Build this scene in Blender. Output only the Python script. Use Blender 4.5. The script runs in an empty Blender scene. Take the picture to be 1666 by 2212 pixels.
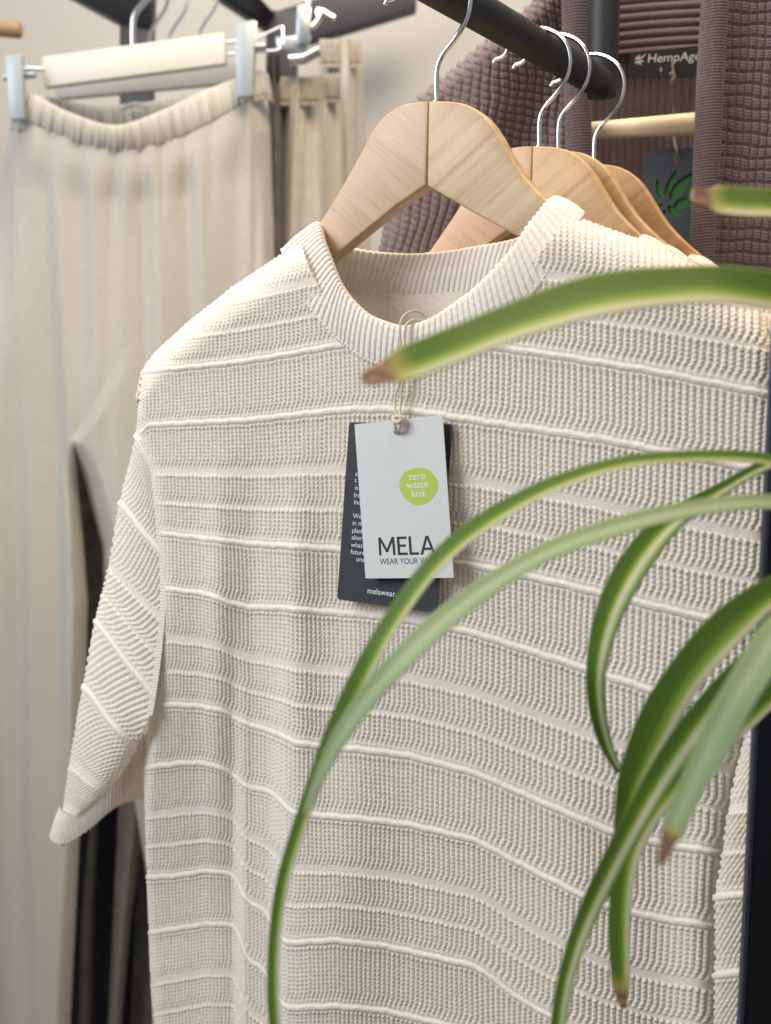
import bpy, bmesh, math, random
import numpy as np
from mathutils import Vector, Matrix

random.seed(7)
RNG = np.random.default_rng(7)
scene = bpy.context.scene
COL = scene.collection

# ------------------------------------------------------------------ camera
# photo measured in units of a 1666 x 2212 frame; F is the focal length in those units
PW, PH, F = 1666.0, 2212.0, 2050.0
PITCH = math.atan(256.0 / F)
CAM = np.array([0.0, 0.0, 1.40])
cam_d = bpy.data.cameras.new('camera')
cam = bpy.data.objects.new('camera', cam_d)
COL.objects.link(cam)
cam.location = CAM
cam.rotation_euler = (math.pi / 2 - PITCH, 0, 0)
cam_d.sensor_fit = 'VERTICAL'
cam_d.sensor_height = 36.0
cam_d.lens = 36.0 * F / PH
cam_d.clip_start = 0.02
cam_d.clip_end = 50
cam_d.dof.use_dof = True
cam_d.dof.focus_distance = 0.615
cam_d.dof.aperture_fstop = 7.0
scene.camera = cam

# ------------------------------------------------------------------ light
world = bpy.data.worlds.new('World')
scene.world = world
world.use_nodes = True
wb = world.node_tree.nodes['Background']
wb.inputs[0].default_value = (0.92, 0.95, 1.0, 1)
wb.inputs[1].default_value = 0.33

def area(name, loc, target, size, power, color, size_y=None, spread=180):
    l = bpy.data.lights.new(name, 'AREA')
    l.energy = power; l.color = color; l.size = size; l.spread = math.radians(spread)
    if size_y:
        l.shape = 'RECTANGLE'; l.size_y = size_y
    o = bpy.data.objects.new(name, l)
    COL.objects.link(o)
    o.location = loc
    o.rotation_euler = (Vector(target) - Vector(loc)).to_track_quat('-Z', 'Y').to_euler()
    return o

area('window_light', (-1.6, 0.0, 2.40), (0.0, 0.72, 1.66), 1.2, 14, (0.90, 0.95, 1.0), 1.2, spread=105)
area('ceiling_light', (0.25, 0.62, 3.0), (0.1, 0.75, 1.2), 1.0, 35, (1.0, 0.78, 0.54), 1.0)
area('ceiling_light_back', (-0.5, 1.30, 3.1), (-0.45, 1.6, 1.2), 1.0, 11, (1.0, 0.98, 0.94), 1.0)

scene.view_settings.view_transform = 'Standard'
scene.view_settings.look = 'None'
scene.view_settings.exposure = 0.15
scene.view_settings.gamma = 1.0

# ------------------------------------------------------------------ pixel <-> world
FWD = np.array([0, math.cos(PITCH), -math.sin(PITCH)])
UP = np.array([0, math.sin(PITCH), math.cos(PITCH)])
RIGHT = np.array([1.0, 0, 0])

def ray(x, y):
    x = np.asarray(x, float); y = np.asarray(y, float)
    return (FWD + ((x - PW / 2) / F)[..., None] * RIGHT + ((PH / 2 - y) / F)[..., None] * UP)

GD, GB = 0.62, 0.61                       # garment plane  Y + GB*X = GD
def pl(x, y, off=0.0):                    # photo point on the garment plane, off metres further back
    r = ray(x, y)
    lam = (GD + np.asarray(off, float)) / (r[..., 1] + GB * r[..., 0])
    return CAM + r * lam[..., None]
def py_(x, y, Y):                         # photo point at distance Y
    r = ray(x, y)
    lam = np.asarray(Y, float) / r[..., 1]
    return CAM + r * lam[..., None]
def ph(x, y, z):                          # photo point at height z
    r = ray(x, y)
    lam = (z - CAM[2]) / r[..., 2]
    return CAM + r * lam[..., None]
def pz(x, y, d):                          # photo point at axial depth d
    return CAM + ray(x, y) * np.asarray(d, float)[..., None]

E1 = np.array([1.0, -GB, 0.0]); E1 /= np.linalg.norm(E1)      # along the garment, towards the right and nearer
NB = np.array([GB, 1.0, 0.0]); NB /= np.linalg.norm(NB)       # away from the camera
G0 = np.array([0.0, GD, CAM[2]])
def to_sh(P):
    d = P - G0
    return d @ E1, d[..., 2]
def from_sh(s, h, back=0.0):
    return G0 + s[..., None] * E1 + h[..., None] * np.array([0, 0, 1.0]) + np.asarray(back)[..., None] * NB

# ------------------------------------------------------------------ helpers
def link(o, parent=None):
    COL.objects.link(o)
    if parent is not None:
        o.parent = parent
        o.matrix_parent_inverse = Matrix.Translation(-Vector(root_loc(parent)))
    return o
LOCS = {}
def root_loc(o):
    return LOCS.get(o.name, (0, 0, 0))
def thing(name, label, cat, loc=(0, 0, 0), group=None):
    o = bpy.data.objects.new(name, None)
    o.empty_display_size = 0.02
    COL.objects.link(o)
    o.location = loc
    LOCS[o.name] = tuple(loc)
    tag(o, label, cat, group)
    return o
def tag(o, label, cat, group=None):
    o['label'] = label; o['category'] = cat
    if group: o['group'] = group
    return o
def mesh_np(name, verts, faces, mat, parent=None, uv=None, smooth=True):
    """faces: (n,4) or (n,3) int array"""
    me = bpy.data.meshes.new(name)
    verts = np.ascontiguousarray(verts.reshape(-1, 3), dtype=np.float32)
    k = faces.shape[1]; nf = len(faces)
    me.vertices.add(len(verts)); me.vertices.foreach_set('co', verts.ravel())
    me.loops.add(nf * k); me.loops.foreach_set('vertex_index', faces.astype(np.int32).ravel())
    me.polygons.add(nf)
    me.polygons.foreach_set('loop_start', np.arange(0, nf * k, k, dtype=np.int32))
    if uv is not None:
        l = me.uv_layers.new(name='UVMap')
        l.data.foreach_set('uv', np.ascontiguousarray(uv.reshape(-1, 2)[faces.ravel()], dtype=np.float32).ravel())
    me.update(calc_edges=True)
    me.polygons.foreach_set('use_smooth', np.full(nf, smooth, dtype=bool))
    if mat: me.materials.append(mat)
    o = bpy.data.objects.new(name, me)
    return link(o, parent)
def grid_faces(n, m, mask=None, cyc=False):
    idx = np.arange(n * m).reshape(n, m)
    if cyc:
        idx = np.vstack([idx, idx[:1]])
    a = idx[:-1, :-1]; b = idx[1:, :-1]; c = idx[1:, 1:]; d = idx[:-1, 1:]
    f = np.stack([a, b, c, d], -1)
    if mask is not None:
        ok = mask[:-1, :-1] & mask[1:, :-1] & mask[1:, 1:] & mask[:-1, 1:]
        f = f[ok]
    return f.reshape(-1, 4)
def grid(name, P, mat, parent=None, uv=None, mask=None, cyc=False):
    n, m = P.shape[:2]
    f = grid_faces(n, m, mask, cyc)
    v = P.reshape(-1, 3)
    u = None if uv is None else uv.reshape(-1, 2)
    if mask is not None:
        used = np.unique(f)
        re = np.full(n * m, -1, dtype=np.int64); re[used] = np.arange(len(used))
        f = re[f]; v = v[used]
        if u is not None: u = u[used]
    return mesh_np(name, v, f, mat, parent, u)
def normals(P):
    du = np.gradient(P, axis=0); dv = np.gradient(P, axis=1)
    n = np.cross(du, dv)
    n /= np.linalg.norm(n, axis=-1, keepdims=True) + 1e-12
    return n
def face_cam(N, P):
    """flip normals so that they look at the camera"""
    s = np.sign(np.sum(N * (CAM - P), -1, keepdims=True)); s[s == 0] = 1
    return N * s
def blur1(a, sig, axis):
    if sig <= 0: return a
    r = int(3 * sig) + 1
    k = np.exp(-0.5 * (np.arange(-r, r + 1) / sig) ** 2); k /= k.sum()
    pad = [(0, 0)] * a.ndim; pad[axis] = (r, r)
    ap = np.pad(a, pad, mode='edge')
    return np.apply_along_axis(lambda q: np.convolve(q, k, 'valid'), axis, ap)
def sst(a, b, x):
    if a > b: return 1 - sst(b, a, x)
    t = np.clip((x - a) / (b - a), 0, 1); return t * t * (3 - 2 * t)
def catmull(pts, n):
    """arc-length even samples of a Catmull-Rom curve through pts (k,d)"""
    p = np.asarray(pts, float)
    p = np.vstack([2 * p[0] - p[1], p, 2 * p[-1] - p[-2]])
    out = []
    for i in range(1, len(p) - 2):
        t = np.linspace(0, 1, 40, endpoint=False)[:, None]
        out.append(0.5 * (2 * p[i] + (p[i + 1] - p[i - 1]) * t + (2 * p[i - 1] - 5 * p[i] + 4 * p[i + 1] - p[i + 2]) * t ** 2
                          + (-p[i - 1] + 3 * p[i] - 3 * p[i + 1] + p[i + 2]) * t ** 3))
    out.append(p[-2][None])
    q = np.vstack(out)
    L = np.r_[0, np.cumsum(np.linalg.norm(np.diff(q[:, :min(3, q.shape[1])], axis=0), axis=1))]
    s = np.linspace(0, L[-1], n)
    return np.stack([np.interp(s, L, q[:, k]) for k in range(q.shape[1])], -1)
def tube(name, path, rad, mat, parent=None, seg=10, closed_ends=True):
    p = np.asarray(path, float); n = len(p)
    rad = np.broadcast_to(np.asarray(rad, float), (n,))
    t = np.gradient(p, axis=0); t /= np.linalg.norm(t, axis=1, keepdims=True)
    ref = np.array([0, 0, 1.0]) if abs(t[0][2]) < 0.9 else np.array([1.0, 0, 0])
    a = np.cross(t[0], ref); a /= np.linalg.norm(a)
    V = []
    for i in range(n):
        a = a - t[i] * (a @ t[i]); a /= np.linalg.norm(a)
        b = np.cross(t[i], a)
        th = np.linspace(0, 2 * math.pi, seg, endpoint=False)
        V.append(p[i] + rad[i] * (np.cos(th)[:, None] * a + np.sin(th)[:, None] * b))
    V = np.array(V)
    bm = bmesh.new()
    vs = [[bm.verts.new(q) for q in ring] for ring in V]
    for i in range(n - 1):
        for j in range(seg):
            bm.faces.new((vs[i][j], vs[i][(j + 1) % seg], vs[i + 1][(j + 1) % seg], vs[i + 1][j]))
    if closed_ends:
        bm.faces.new(vs[0][::-1]); bm.faces.new(vs[-1])
    return bm_obj(name, bm, mat, parent)
def bm_obj(name, bm, mat, parent=None, smooth=True, sharp=40):
    bmesh.ops.recalc_face_normals(bm, faces=bm.faces)
    me = bpy.data.meshes.new(name)
    bm.to_mesh(me); bm.free()
    if smooth:
        me.polygons.foreach_set('use_smooth', np.full(len(me.polygons), True))
        me.set_sharp_from_angle(angle=math.radians(sharp))
    if mat: me.materials.append(mat)
    o = bpy.data.objects.new(name, me)
    return link(o, parent)
def box8(name, front, back, mat, parent=None, bevel=0.0):
    """closed slab between two 4-point loops"""
    bm = bmesh.new()
    a = [bm.verts.new(p) for p in front]; b = [bm.verts.new(p) for p in back]
    bm.faces.new(a); bm.faces.new(b[::-1])
    for i in range(4):
        j = (i + 1) % 4
        bm.faces.new((a[i], b[i], b[j], a[j]))
    bmesh.ops.recalc_face_normals(bm, faces=bm.faces)
    if bevel:
        bmesh.ops.bevel(bm, geom=list(bm.edges), offset=bevel, segments=2, affect='EDGES', profile=0.5)
    return bm_obj(name, bm, mat, parent)
def prism(name, loop, vec, mat, parent=None, bevel=0.0, seg=3):
    """polygon loop extruded by vec"""
    bm = bmesh.new()
    vec = np.asarray(vec, float)
    a = [bm.verts.new(p) for p in loop]; b = [bm.verts.new(np.asarray(p) + vec) for p in loop]
    n = len(loop)
    fa = bm.faces.new(a); fb = bm.faces.new(b[::-1])
    for i in range(n):
        j = (i + 1) % n
        bm.faces.new((a[i], b[i], b[j], a[j]))
    bmesh.ops.recalc_face_normals(bm, faces=bm.faces)
    if bevel:
        ed = list(fa.edges) + list(fb.edges)
        bmesh.ops.bevel(bm, geom=ed, offset=bevel, segments=seg, affect='EDGES', profile=0.5)
    return bm_obj(name, bm, mat, parent, sharp=50)
def copy_thing(root, off, label, group=None, keep=None):
    r = root.copy(); COL.objects.link(r)
    r.location = Vector(root.location) + Vector(off)
    r['label'] = label
    if group: r['group'] = group
    def rec(src, dst):
        for ch in list(src.children):
            if keep and src is root and ch.name.split('.')[0] not in keep: continue
            c = ch.copy(); COL.objects.link(c); mi = ch.matrix_parent_inverse.copy(); c.parent = dst; c.matrix_parent_inverse = mi
            rec(ch, c)
    rec(root, r)
    return r

# ------------------------------------------------------------------ materials
def mat_new(name, color, rough=0.6, metal=0.0, **kw):
    m = bpy.data.materials.new(name); m.use_nodes = True
    b = m.node_tree.nodes['Principled BSDF']
    b.inputs['Base Color'].default_value = (*color, 1)
    b.inputs['Roughness'].default_value = rough
    b.inputs['Metallic'].default_value = metal
    for k, v in kw.items():
        b.inputs[k].default_value = v
    return m
def noise_color(m, c1, c2, scale, detail=4, coord='Object', stretch=(1, 1, 1), bump=0.0, bscale=None, bdist=0.001, rough=None, lo=.35, hi=.65):
    nt = m.node_tree; N = nt.nodes; L = nt.links
    b = N['Principled BSDF']
    tc = N.new('ShaderNodeTexCoord'); mp = N.new('ShaderNodeMapping')
    mp.inputs['Scale'].default_value = stretch
    L.new(tc.outputs[coord], mp.inputs[0])
    nz = N.new('ShaderNodeTexNoise'); nz.inputs['Scale'].default_value = scale; nz.inputs['Detail'].default_value = detail
    L.new(mp.outputs[0], nz.inputs[0])
    cr = N.new('ShaderNodeValToRGB')
    cr.color_ramp.elements[0].position = lo; cr.color_ramp.elements[1].position = hi
    cr.color_ramp.elements[0].color = (*c1, 1); cr.color_ramp.elements[1].color = (*c2, 1)
    L.new(nz.outputs[0], cr.inputs[0]); L.new(cr.outputs[0], b.inputs['Base Color'])
    if bump:
        n2 = N.new('ShaderNodeTexNoise'); n2.inputs['Scale'].default_value = bscale or scale; n2.inputs['Detail'].default_value = 3
        L.new(mp.outputs[0], n2.inputs[0])
        bp = N.new('ShaderNodeBump'); bp.inputs['Strength'].default_value = bump; bp.inputs['Distance'].default_value = bdist
        L.new(n2.outputs[0], bp.inputs['Height']); L.new(bp.outputs[0], b.inputs['Normal'])
    return m

def fabric(name, c1, c2, scale, bscale, bump, bdist=0.0006, transl=0.0, sheen=0.15):
    m = mat_new(name, c1, 0.92)
    noise_color(m, c1, c2, scale, 3, bump=bump, bscale=bscale, bdist=bdist)
    b = m.node_tree.nodes['Principled BSDF']
    b.inputs['Specular IOR Level'].default_value = 0.15
    b.inputs['Sheen Weight'].default_value = sheen
    b.inputs['Sheen Roughness'].default_value = 0.6
    if transl:
        nt = m.node_tree; out = nt.nodes['Material Output']
        tr = nt.nodes.new('ShaderNodeBsdfTranslucent')
        cr = [n for n in nt.nodes if n.type == 'VALTORGB'][0]
        nt.links.new(cr.outputs[0], tr.inputs[0])
        mx = nt.nodes.new('ShaderNodeMixShader'); mx.inputs[0].default_value = transl
        nt.links.new(b.outputs[0], mx.inputs[1]); nt.links.new(tr.outputs[0], mx.inputs[2])
        nt.links.new(mx.outputs[0], out.inputs[0])
    return m

M_KNIT = fabric('cream_cotton_yarn', (0.825, 0.74, 0.62), (0.92, 0.855, 0.755), 750, 1500, 0.6, bdist=.0007, transl=0.13)
M_RIB = fabric('cream_rib_yarn', (0.81, 0.73, 0.635), (0.91, 0.85, 0.77), 750, 1500, 0.6, bdist=.0007, transl=0.08)
M_BROWN = fabric('brown_waffle_yarn', (0.150, 0.106, 0.102), (0.22, 0.158, 0.152), 500, 1800, 0.7, sheen=0.25)
M_BROWN_D = fabric('brown_rib_yarn', (0.125, 0.088, 0.086), (0.18, 0.130, 0.126), 500, 1800, 0.6, sheen=0.2)
M_LINEN = fabric('natural_linen', (0.55, 0.53, 0.475), (0.59, 0.565, 0.505), 160, 900, 0.25, transl=0.08)
M_LINEN2 = fabric('sand_linen', (0.52, 0.485, 0.425), (0.575, 0.54, 0.475), 60, 900, 0.3)
M_BLACKC = fabric('black_cotton', (0.010, 0.012, 0.018), (0.018, 0.020, 0.028), 60, 900, 0.2, sheen=0.05)
M_GREYC = fabric('grey_cotton', (0.10, 0.095, 0.088), (0.16, 0.15, 0.14), 30, 900, 0.2, sheen=0.05)
M_TAUPE = fabric('taupe_cotton', (0.22, 0.20, 0.17), (0.29, 0.265, 0.23), 30, 900, 0.2)
M_CHROME = mat_new('polished_steel', (0.72, 0.71, 0.69), 0.14, 1.0)
M_STEEL = mat_new('satin_steel', (0.55, 0.60, 0.64), 0.32, 1.0)
M_CLIP = mat_new('grey_blue_enamel', (0.40, 0.46, 0.50), 0.42, 0.25)
M_WHITEBAR = mat_new('cream_enamel', (0.70, 0.68, 0.62), 0.45)
M_BLACK = mat_new('black_powder_coat', (0.016, 0.016, 0.018), 0.55)
noise_color(M_BLACK, (0.014, 0.014, 0.016), (0.020, 0.020, 0.022), 300, bump=0.15, bscale=1500, bdist=0.0004)
M_BEAM = mat_new('dark_grey_steel', (0.045, 0.048, 0.06), 0.5)
M_POST = mat_new('black_slate_paint', (0.004, 0.005, 0.008), 0.5, **{'Specular IOR Level': 0.25})
M_POSTE = mat_new('slate_edge_paint', (0.022, 0.030, 0.044), 0.5)
M_WALL = mat_new('cream_wall_paint', (0.72, 0.67, 0.59), 0.9)
noise_color(M_WALL, (0.64, 0.625, 0.58), (0.68, 0.66, 0.61), 3, bump=0.05, bscale=200)
M_PAPER = mat_new('off_white_card', (0.70, 0.70, 0.67), 0.75)
noise_color(M_PAPER, (0.60, 0.61, 0.59), (0.64, 0.645, 0.625), 500, bump=0.12, bscale=1500, bdist=0.0003)
M_DARKCARD = mat_new('charcoal_card', (0.030, 0.040, 0.050), 0.7)
noise_color(M_DARKCARD, (0.026, 0.032, 0.038), (0.033, 0.039, 0.046), 600, bump=0.1, bscale=1500, bdist=0.0003)
M_GREYCARD = mat_new('slate_grey_card', (0.055, 0.063, 0.072), 0.7)
M_CARDEDGE = mat_new('card_edge', (0.55, 0.50, 0.42), 0.8)
M_INK = mat_new('black_ink', (0.018, 0.017, 0.028), 0.6)
M_WHITEINK = mat_new('white_ink', (0.72, 0.74, 0.74), 0.6)
M_LIME = mat_new('lime_ink', (0.43, 0.53, 0.07), 0.6)
M_GREENINK = mat_new('green_card', (0.035, 0.16, 0.03), 0.6)
M_STRING = fabric('jute_string', (0.55, 0.47, 0.36), (0.72, 0.64, 0.52), 1500, 3000, 0.6)
M_STRINGD = fabric('dark_cord', (0.13, 0.10, 0.075), (0.22, 0.175, 0.135), 1500, 3000, 0.6)
M_LABEL = mat_new('charcoal_satin', (0.018, 0.019, 0.021), 0.85, **{'Specular IOR Level': 0.1})
M_LABELTXT = mat_new('silver_thread', (0.36, 0.37, 0.38), 0.6)
M_DOWEL = mat_new('pale_dowel_wood', (0.70, 0.55, 0.36), 0.5)
noise_color(M_DOWEL, (0.64, 0.49, 0.31), (0.76, 0.61, 0.42), 60, stretch=(0.25, 1, 3), bump=0.1)

def wood(name, c1, c2, c3, ang):
    """plank with grain along E1 turned by ang in the hanger's plane"""
    m = mat_new(name, c1, 0.48)
    nt = m.node_tree; N = nt.nodes; L = nt.links; b = N['Principled BSDF']
    tc = N.new('ShaderNodeTexCoord')
    mp = N.new('ShaderNodeMapping'); mp.vector_type = 'POINT'
    mp.inputs['Rotation'].default_value = (0, 0, math.atan(GB))
    L.new(tc.outputs['Object'], mp.inputs[0])
    mp2 = N.new('ShaderNodeMapping'); mp2.inputs['Rotation'].default_value = (0, ang, 0)
    L.new(mp.outputs[0], mp2.inputs[0])
    mp3 = N.new('ShaderNodeMapping'); mp3.inputs['Scale'].default_value = (6, 60, 90)
    L.new(mp2.outputs[0], mp3.inputs[0])
    n1 = N.new('ShaderNodeTexNoise'); n1.inputs['Scale'].default_value = 1.0; n1.inputs['Detail'].default_value = 5; n1.inputs['Distortion'].default_value = 0.6
    L.new(mp3.outputs[0], n1.inputs[0])
    cr = N.new('ShaderNodeValToRGB')
    cr.color_ramp.elements[0].position = .30; cr.color_ramp.elements[0].color = (*c3, 1)
    cr.color_ramp.elements[1].position = .72; cr.color_ramp.elements[1].color = (*c2, 1)
    e = cr.color_ramp.elements.new(.48); e.color = (*c1, 1)
    L.new(n1.outputs[0], cr.inputs[0])
    # fine short pores
    mp4 = N.new('ShaderNodeMapping'); mp4.inputs['Scale'].default_value = (30, 500, 800)
    L.new(mp2.outputs[0], mp4.inputs[0])
    n2 = N.new('ShaderNodeTexNoise'); n2.inputs['Scale'].default_value = 1.0; n2.inputs['Detail'].default_value = 3
    L.new(mp4.outputs[0], n2.inputs[0])
    cr2 = N.new('ShaderNodeValToRGB')
    cr2.color_ramp.elements[0].position = .34; cr2.color_ramp.elements[0].color = (.66, .60, .52, 1)
    cr2.color_ramp.elements[1].position = .46; cr2.color_ramp.elements[1].color = (1, 1, 1, 1)
    L.new(n2.outputs[0], cr2.inputs[0])
    mx = N.new('ShaderNodeMixRGB'); mx.blend_type = 'MULTIPLY'; mx.inputs[0].default_value = 0.35
    L.new(cr.outputs[0], mx.inputs[1]); L.new(cr2.outputs[0], mx.inputs[2])
    oi = N.new('ShaderNodeObjectInfo'); mt = N.new('ShaderNodeMixRGB'); mt.blend_type = 'MULTIPLY'; mt.inputs[0].default_value = 1
    L.new(mx.outputs[0], mt.inputs[1]); L.new(oi.outputs['Color'], mt.inputs[2])
    L.new(mt.outputs[0], b.inputs['Base Color'])
    bp = N.new('ShaderNodeBump'); bp.inputs['Strength'].default_value = 0.2; bp.inputs['Distance'].default_value = 0.0004
    L.new(n2.outputs[0], bp.inputs['Height']); L.new(bp.outputs[0], b.inputs['Normal'])
    return m
M_WOODL = wood('beech_wood_left', (0.61, 0.415, 0.265), (0.66, 0.46, 0.305), (0.56, 0.37, 0.23), math.radians(-40))
M_WOODR = wood('beech_wood_right', (0.585, 0.405, 0.225), (0.655, 0.475, 0.28), (0.46, 0.295, 0.145), math.radians(35))

def leaf_mat(name='variegated_leaf', pale=False):
    m = mat_new(name, (0.1, 0.25, 0.03), 0.42)
    nt = m.node_tree; N = nt.nodes; L = nt.links; b = N['Principled BSDF']
    uv = N.new('ShaderNodeUVMap'); sp = N.new('ShaderNodeSeparateXYZ')
    L.new(uv.outputs[0], sp.inputs[0])
    mp = N.new('ShaderNodeMapping'); mp.inputs['Scale'].default_value = (40, 3, 1)
    L.new(uv.outputs[0], mp.inputs[0])
    nz = N.new('ShaderNodeTexNoise'); nz.inputs['Scale'].default_value = 1; nz.inputs['Detail'].default_value = 2
    L.new(mp.outputs[0], nz.inputs[0])
    ad = N.new('ShaderNodeMath'); ad.operation = 'MULTIPLY_ADD'; ad.inputs[1].default_value = 0.10; ad.inputs[2].default_value = -0.05
    L.new(nz.outputs[0], ad.inputs[0])
    ad2 = N.new('ShaderNodeMath'); ad2.operation = 'ADD'
    L.new(ad.outputs[0], ad2.inputs[0]); L.new(sp.outputs[0], ad2.inputs[1])
    cr = N.new('ShaderNodeValToRGB'); r = cr.color_ramp
    r.elements[0].position = 0.0; r.elements[1].position = 1.0
    if pale:
        r.elements[0].color = (.36, .46, .27, 1); r.elements[1].color = (.40, .50, .34, 1)
        stops = ((.30, (.32, .43, .19)), (.45, (.44, .54, .29)), (.50, (.52, .59, .40)), (.60, (.38, .49, .26)), (.8, (.31, .42, .22)))
    else:
        r.elements[0].color = (.105, .19, .024, 1); r.elements[1].color = (.09, .20, .035, 1)
        stops = ((.30, (.115, .21, .022)), (.38, (.24, .38, .035)), (.43, (.52, .56, .22)), (.47, (.64, .62, .43)), (.54, (.64, .62, .45)), (.58, (.42, .50, .20)), (.66, (.15, .26, .045)))
    for p, c in stops:
        e = r.elements.new(p); e.color = (*c, 1)
    L.new(ad2.outputs[0], cr.inputs[0])
    # dry brown tip, along v
    ct = N.new('ShaderNodeValToRGB'); q = ct.color_ramp
    q.elements[0].position = .952; q.elements[0].color = (0, 0, 0, 1)
    q.elements[1].position = .965; q.elements[1].color = (1, 1, 1, 1)
    ad3 = N.new('ShaderNodeMath'); ad3.operation = 'MULTIPLY_ADD'; ad3.inputs[1].default_value = 0.2
    L.new(ad.outputs[0], ad3.inputs[0]); L.new(sp.outputs[1], ad3.inputs[2])
    L.new(ad3.outputs[0], ct.inputs[0])
    n3 = N.new('ShaderNodeTexNoise'); n3.inputs['Scale'].default_value = 300
    tcn = N.new('ShaderNodeTexCoord'); L.new(tcn.outputs['Object'], n3.inputs[0])
    cb = N.new('ShaderNodeValToRGB')
    cb.color_ramp.elements[0].position = .35; cb.color_ramp.elements[0].color = (.17, .085, .05, 1)
    cb.color_ramp.elements[1].position = .65; cb.color_ramp.elements[1].color = (.40, .23, .13, 1)
    L.new(n3.outputs[0], cb.inputs[0])
    cy_ = N.new('ShaderNodeValToRGB'); qy = cy_.color_ramp        # yellowing before the dry tip
    qy.elements[0].position = .925; qy.elements[0].color = (0, 0, 0, 1)
    qy.elements[1].position = .958; qy.elements[1].color = (1, 1, 1, 1)
    L.new(ad3.outputs[0], cy_.inputs[0])
    # fine parallel veins
    mv = N.new('ShaderNodeMapping'); mv.inputs['Scale'].default_value = (70, 1.2, 1)
    L.new(uv.outputs[0], mv.inputs[0])
    nv = N.new('ShaderNodeTexNoise'); nv.inputs['Scale'].default_value = 1; nv.inputs['Detail'].default_value = 3
    L.new(mv.outputs[0], nv.inputs[0])
    cv = N.new('ShaderNodeValToRGB')
    cv.color_ramp.elements[0].position = .3; cv.color_ramp.elements[0].color = (.74, .78, .70, 1)
    cv.color_ramp.elements[1].position = .7; cv.color_ramp.elements[1].color = (1.15, 1.12, 1.1, 1)
    L.new(nv.outputs[0], cv.inputs[0])
    vm = N.new('ShaderNodeMixRGB'); vm.blend_type = 'MULTIPLY'; vm.inputs[0].default_value = .8
    L.new(cr.outputs[0], vm.inputs[1]); L.new(cv.outputs[0], vm.inputs[2])
    my = N.new('ShaderNodeMixRGB'); my.inputs[2].default_value = (.46, .38, .10, 1)
    L.new(cy_.outputs[0], my.inputs[0]); L.new(vm.outputs[0], my.inputs[1])
    bv = N.new('ShaderNodeBump'); bv.inputs['Strength'].default_value = .35; bv.inputs['Distance'].default_value = .0005
    L.new(nv.outputs[0], bv.inputs['Height']); L.new(bv.outputs[0], b.inputs['Normal'])
    mx = N.new('ShaderNodeMixRGB')
    L.new(ct.outputs[0], mx.inputs[0]); L.new(my.outputs[0], mx.inputs[1]); L.new(cb.outputs[0], mx.inputs[2])
    L.new(mx.outputs[0], b.inputs['Base Color'])
    b.inputs['Specular IOR Level'].default_value = 0.3
    b.inputs['Roughness'].default_value = 0.5
    tr = N.new('ShaderNodeBsdfTranslucent'); L.new(mx.outputs[0], tr.inputs[0])
    ms = N.new('ShaderNodeMixShader'); ms.inputs[0].default_value = 0.28
    L.new(b.outputs[0], ms.inputs[1]); L.new(tr.outputs[0], ms.inputs[2])
    L.new(ms.outputs[0], N['Material Output'].inputs[0])
    return m
M_LEAF = leaf_mat()
M_LEAFU = leaf_mat('pale_leaf_underside', True)

# ================================================================== setting: wall
wallY = 2.35
W = [np.array([-3.0, wallY, 0.0]), np.array([3.0, wallY, 0.0]), np.array([3.0, wallY, 3.4]), np.array([-3.0, wallY, 3.4])]
wl = box8('wall', W, [p + np.array([0, .1, 0]) for p in W], M_WALL)
wl['kind'] = 'structure'
fq = [np.array([-3.0, -2.5, 0.0]), np.array([3.0, -2.5, 0.0]), np.array([3.0, wallY, 0.0]), np.array([-3.0, wallY, 0.0])]
M_FLOOR = mat_new('grey_screed', (0.20, 0.18, 0.16), 0.7)
noise_color(M_FLOOR, (0.17, 0.155, 0.14), (0.23, 0.21, 0.19), 6)
fl_o = box8('floor', fq, [p - np.array([0, 0, .1]) for p in fq], M_FLOOR)
fl_o['kind'] = 'structure'

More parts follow.
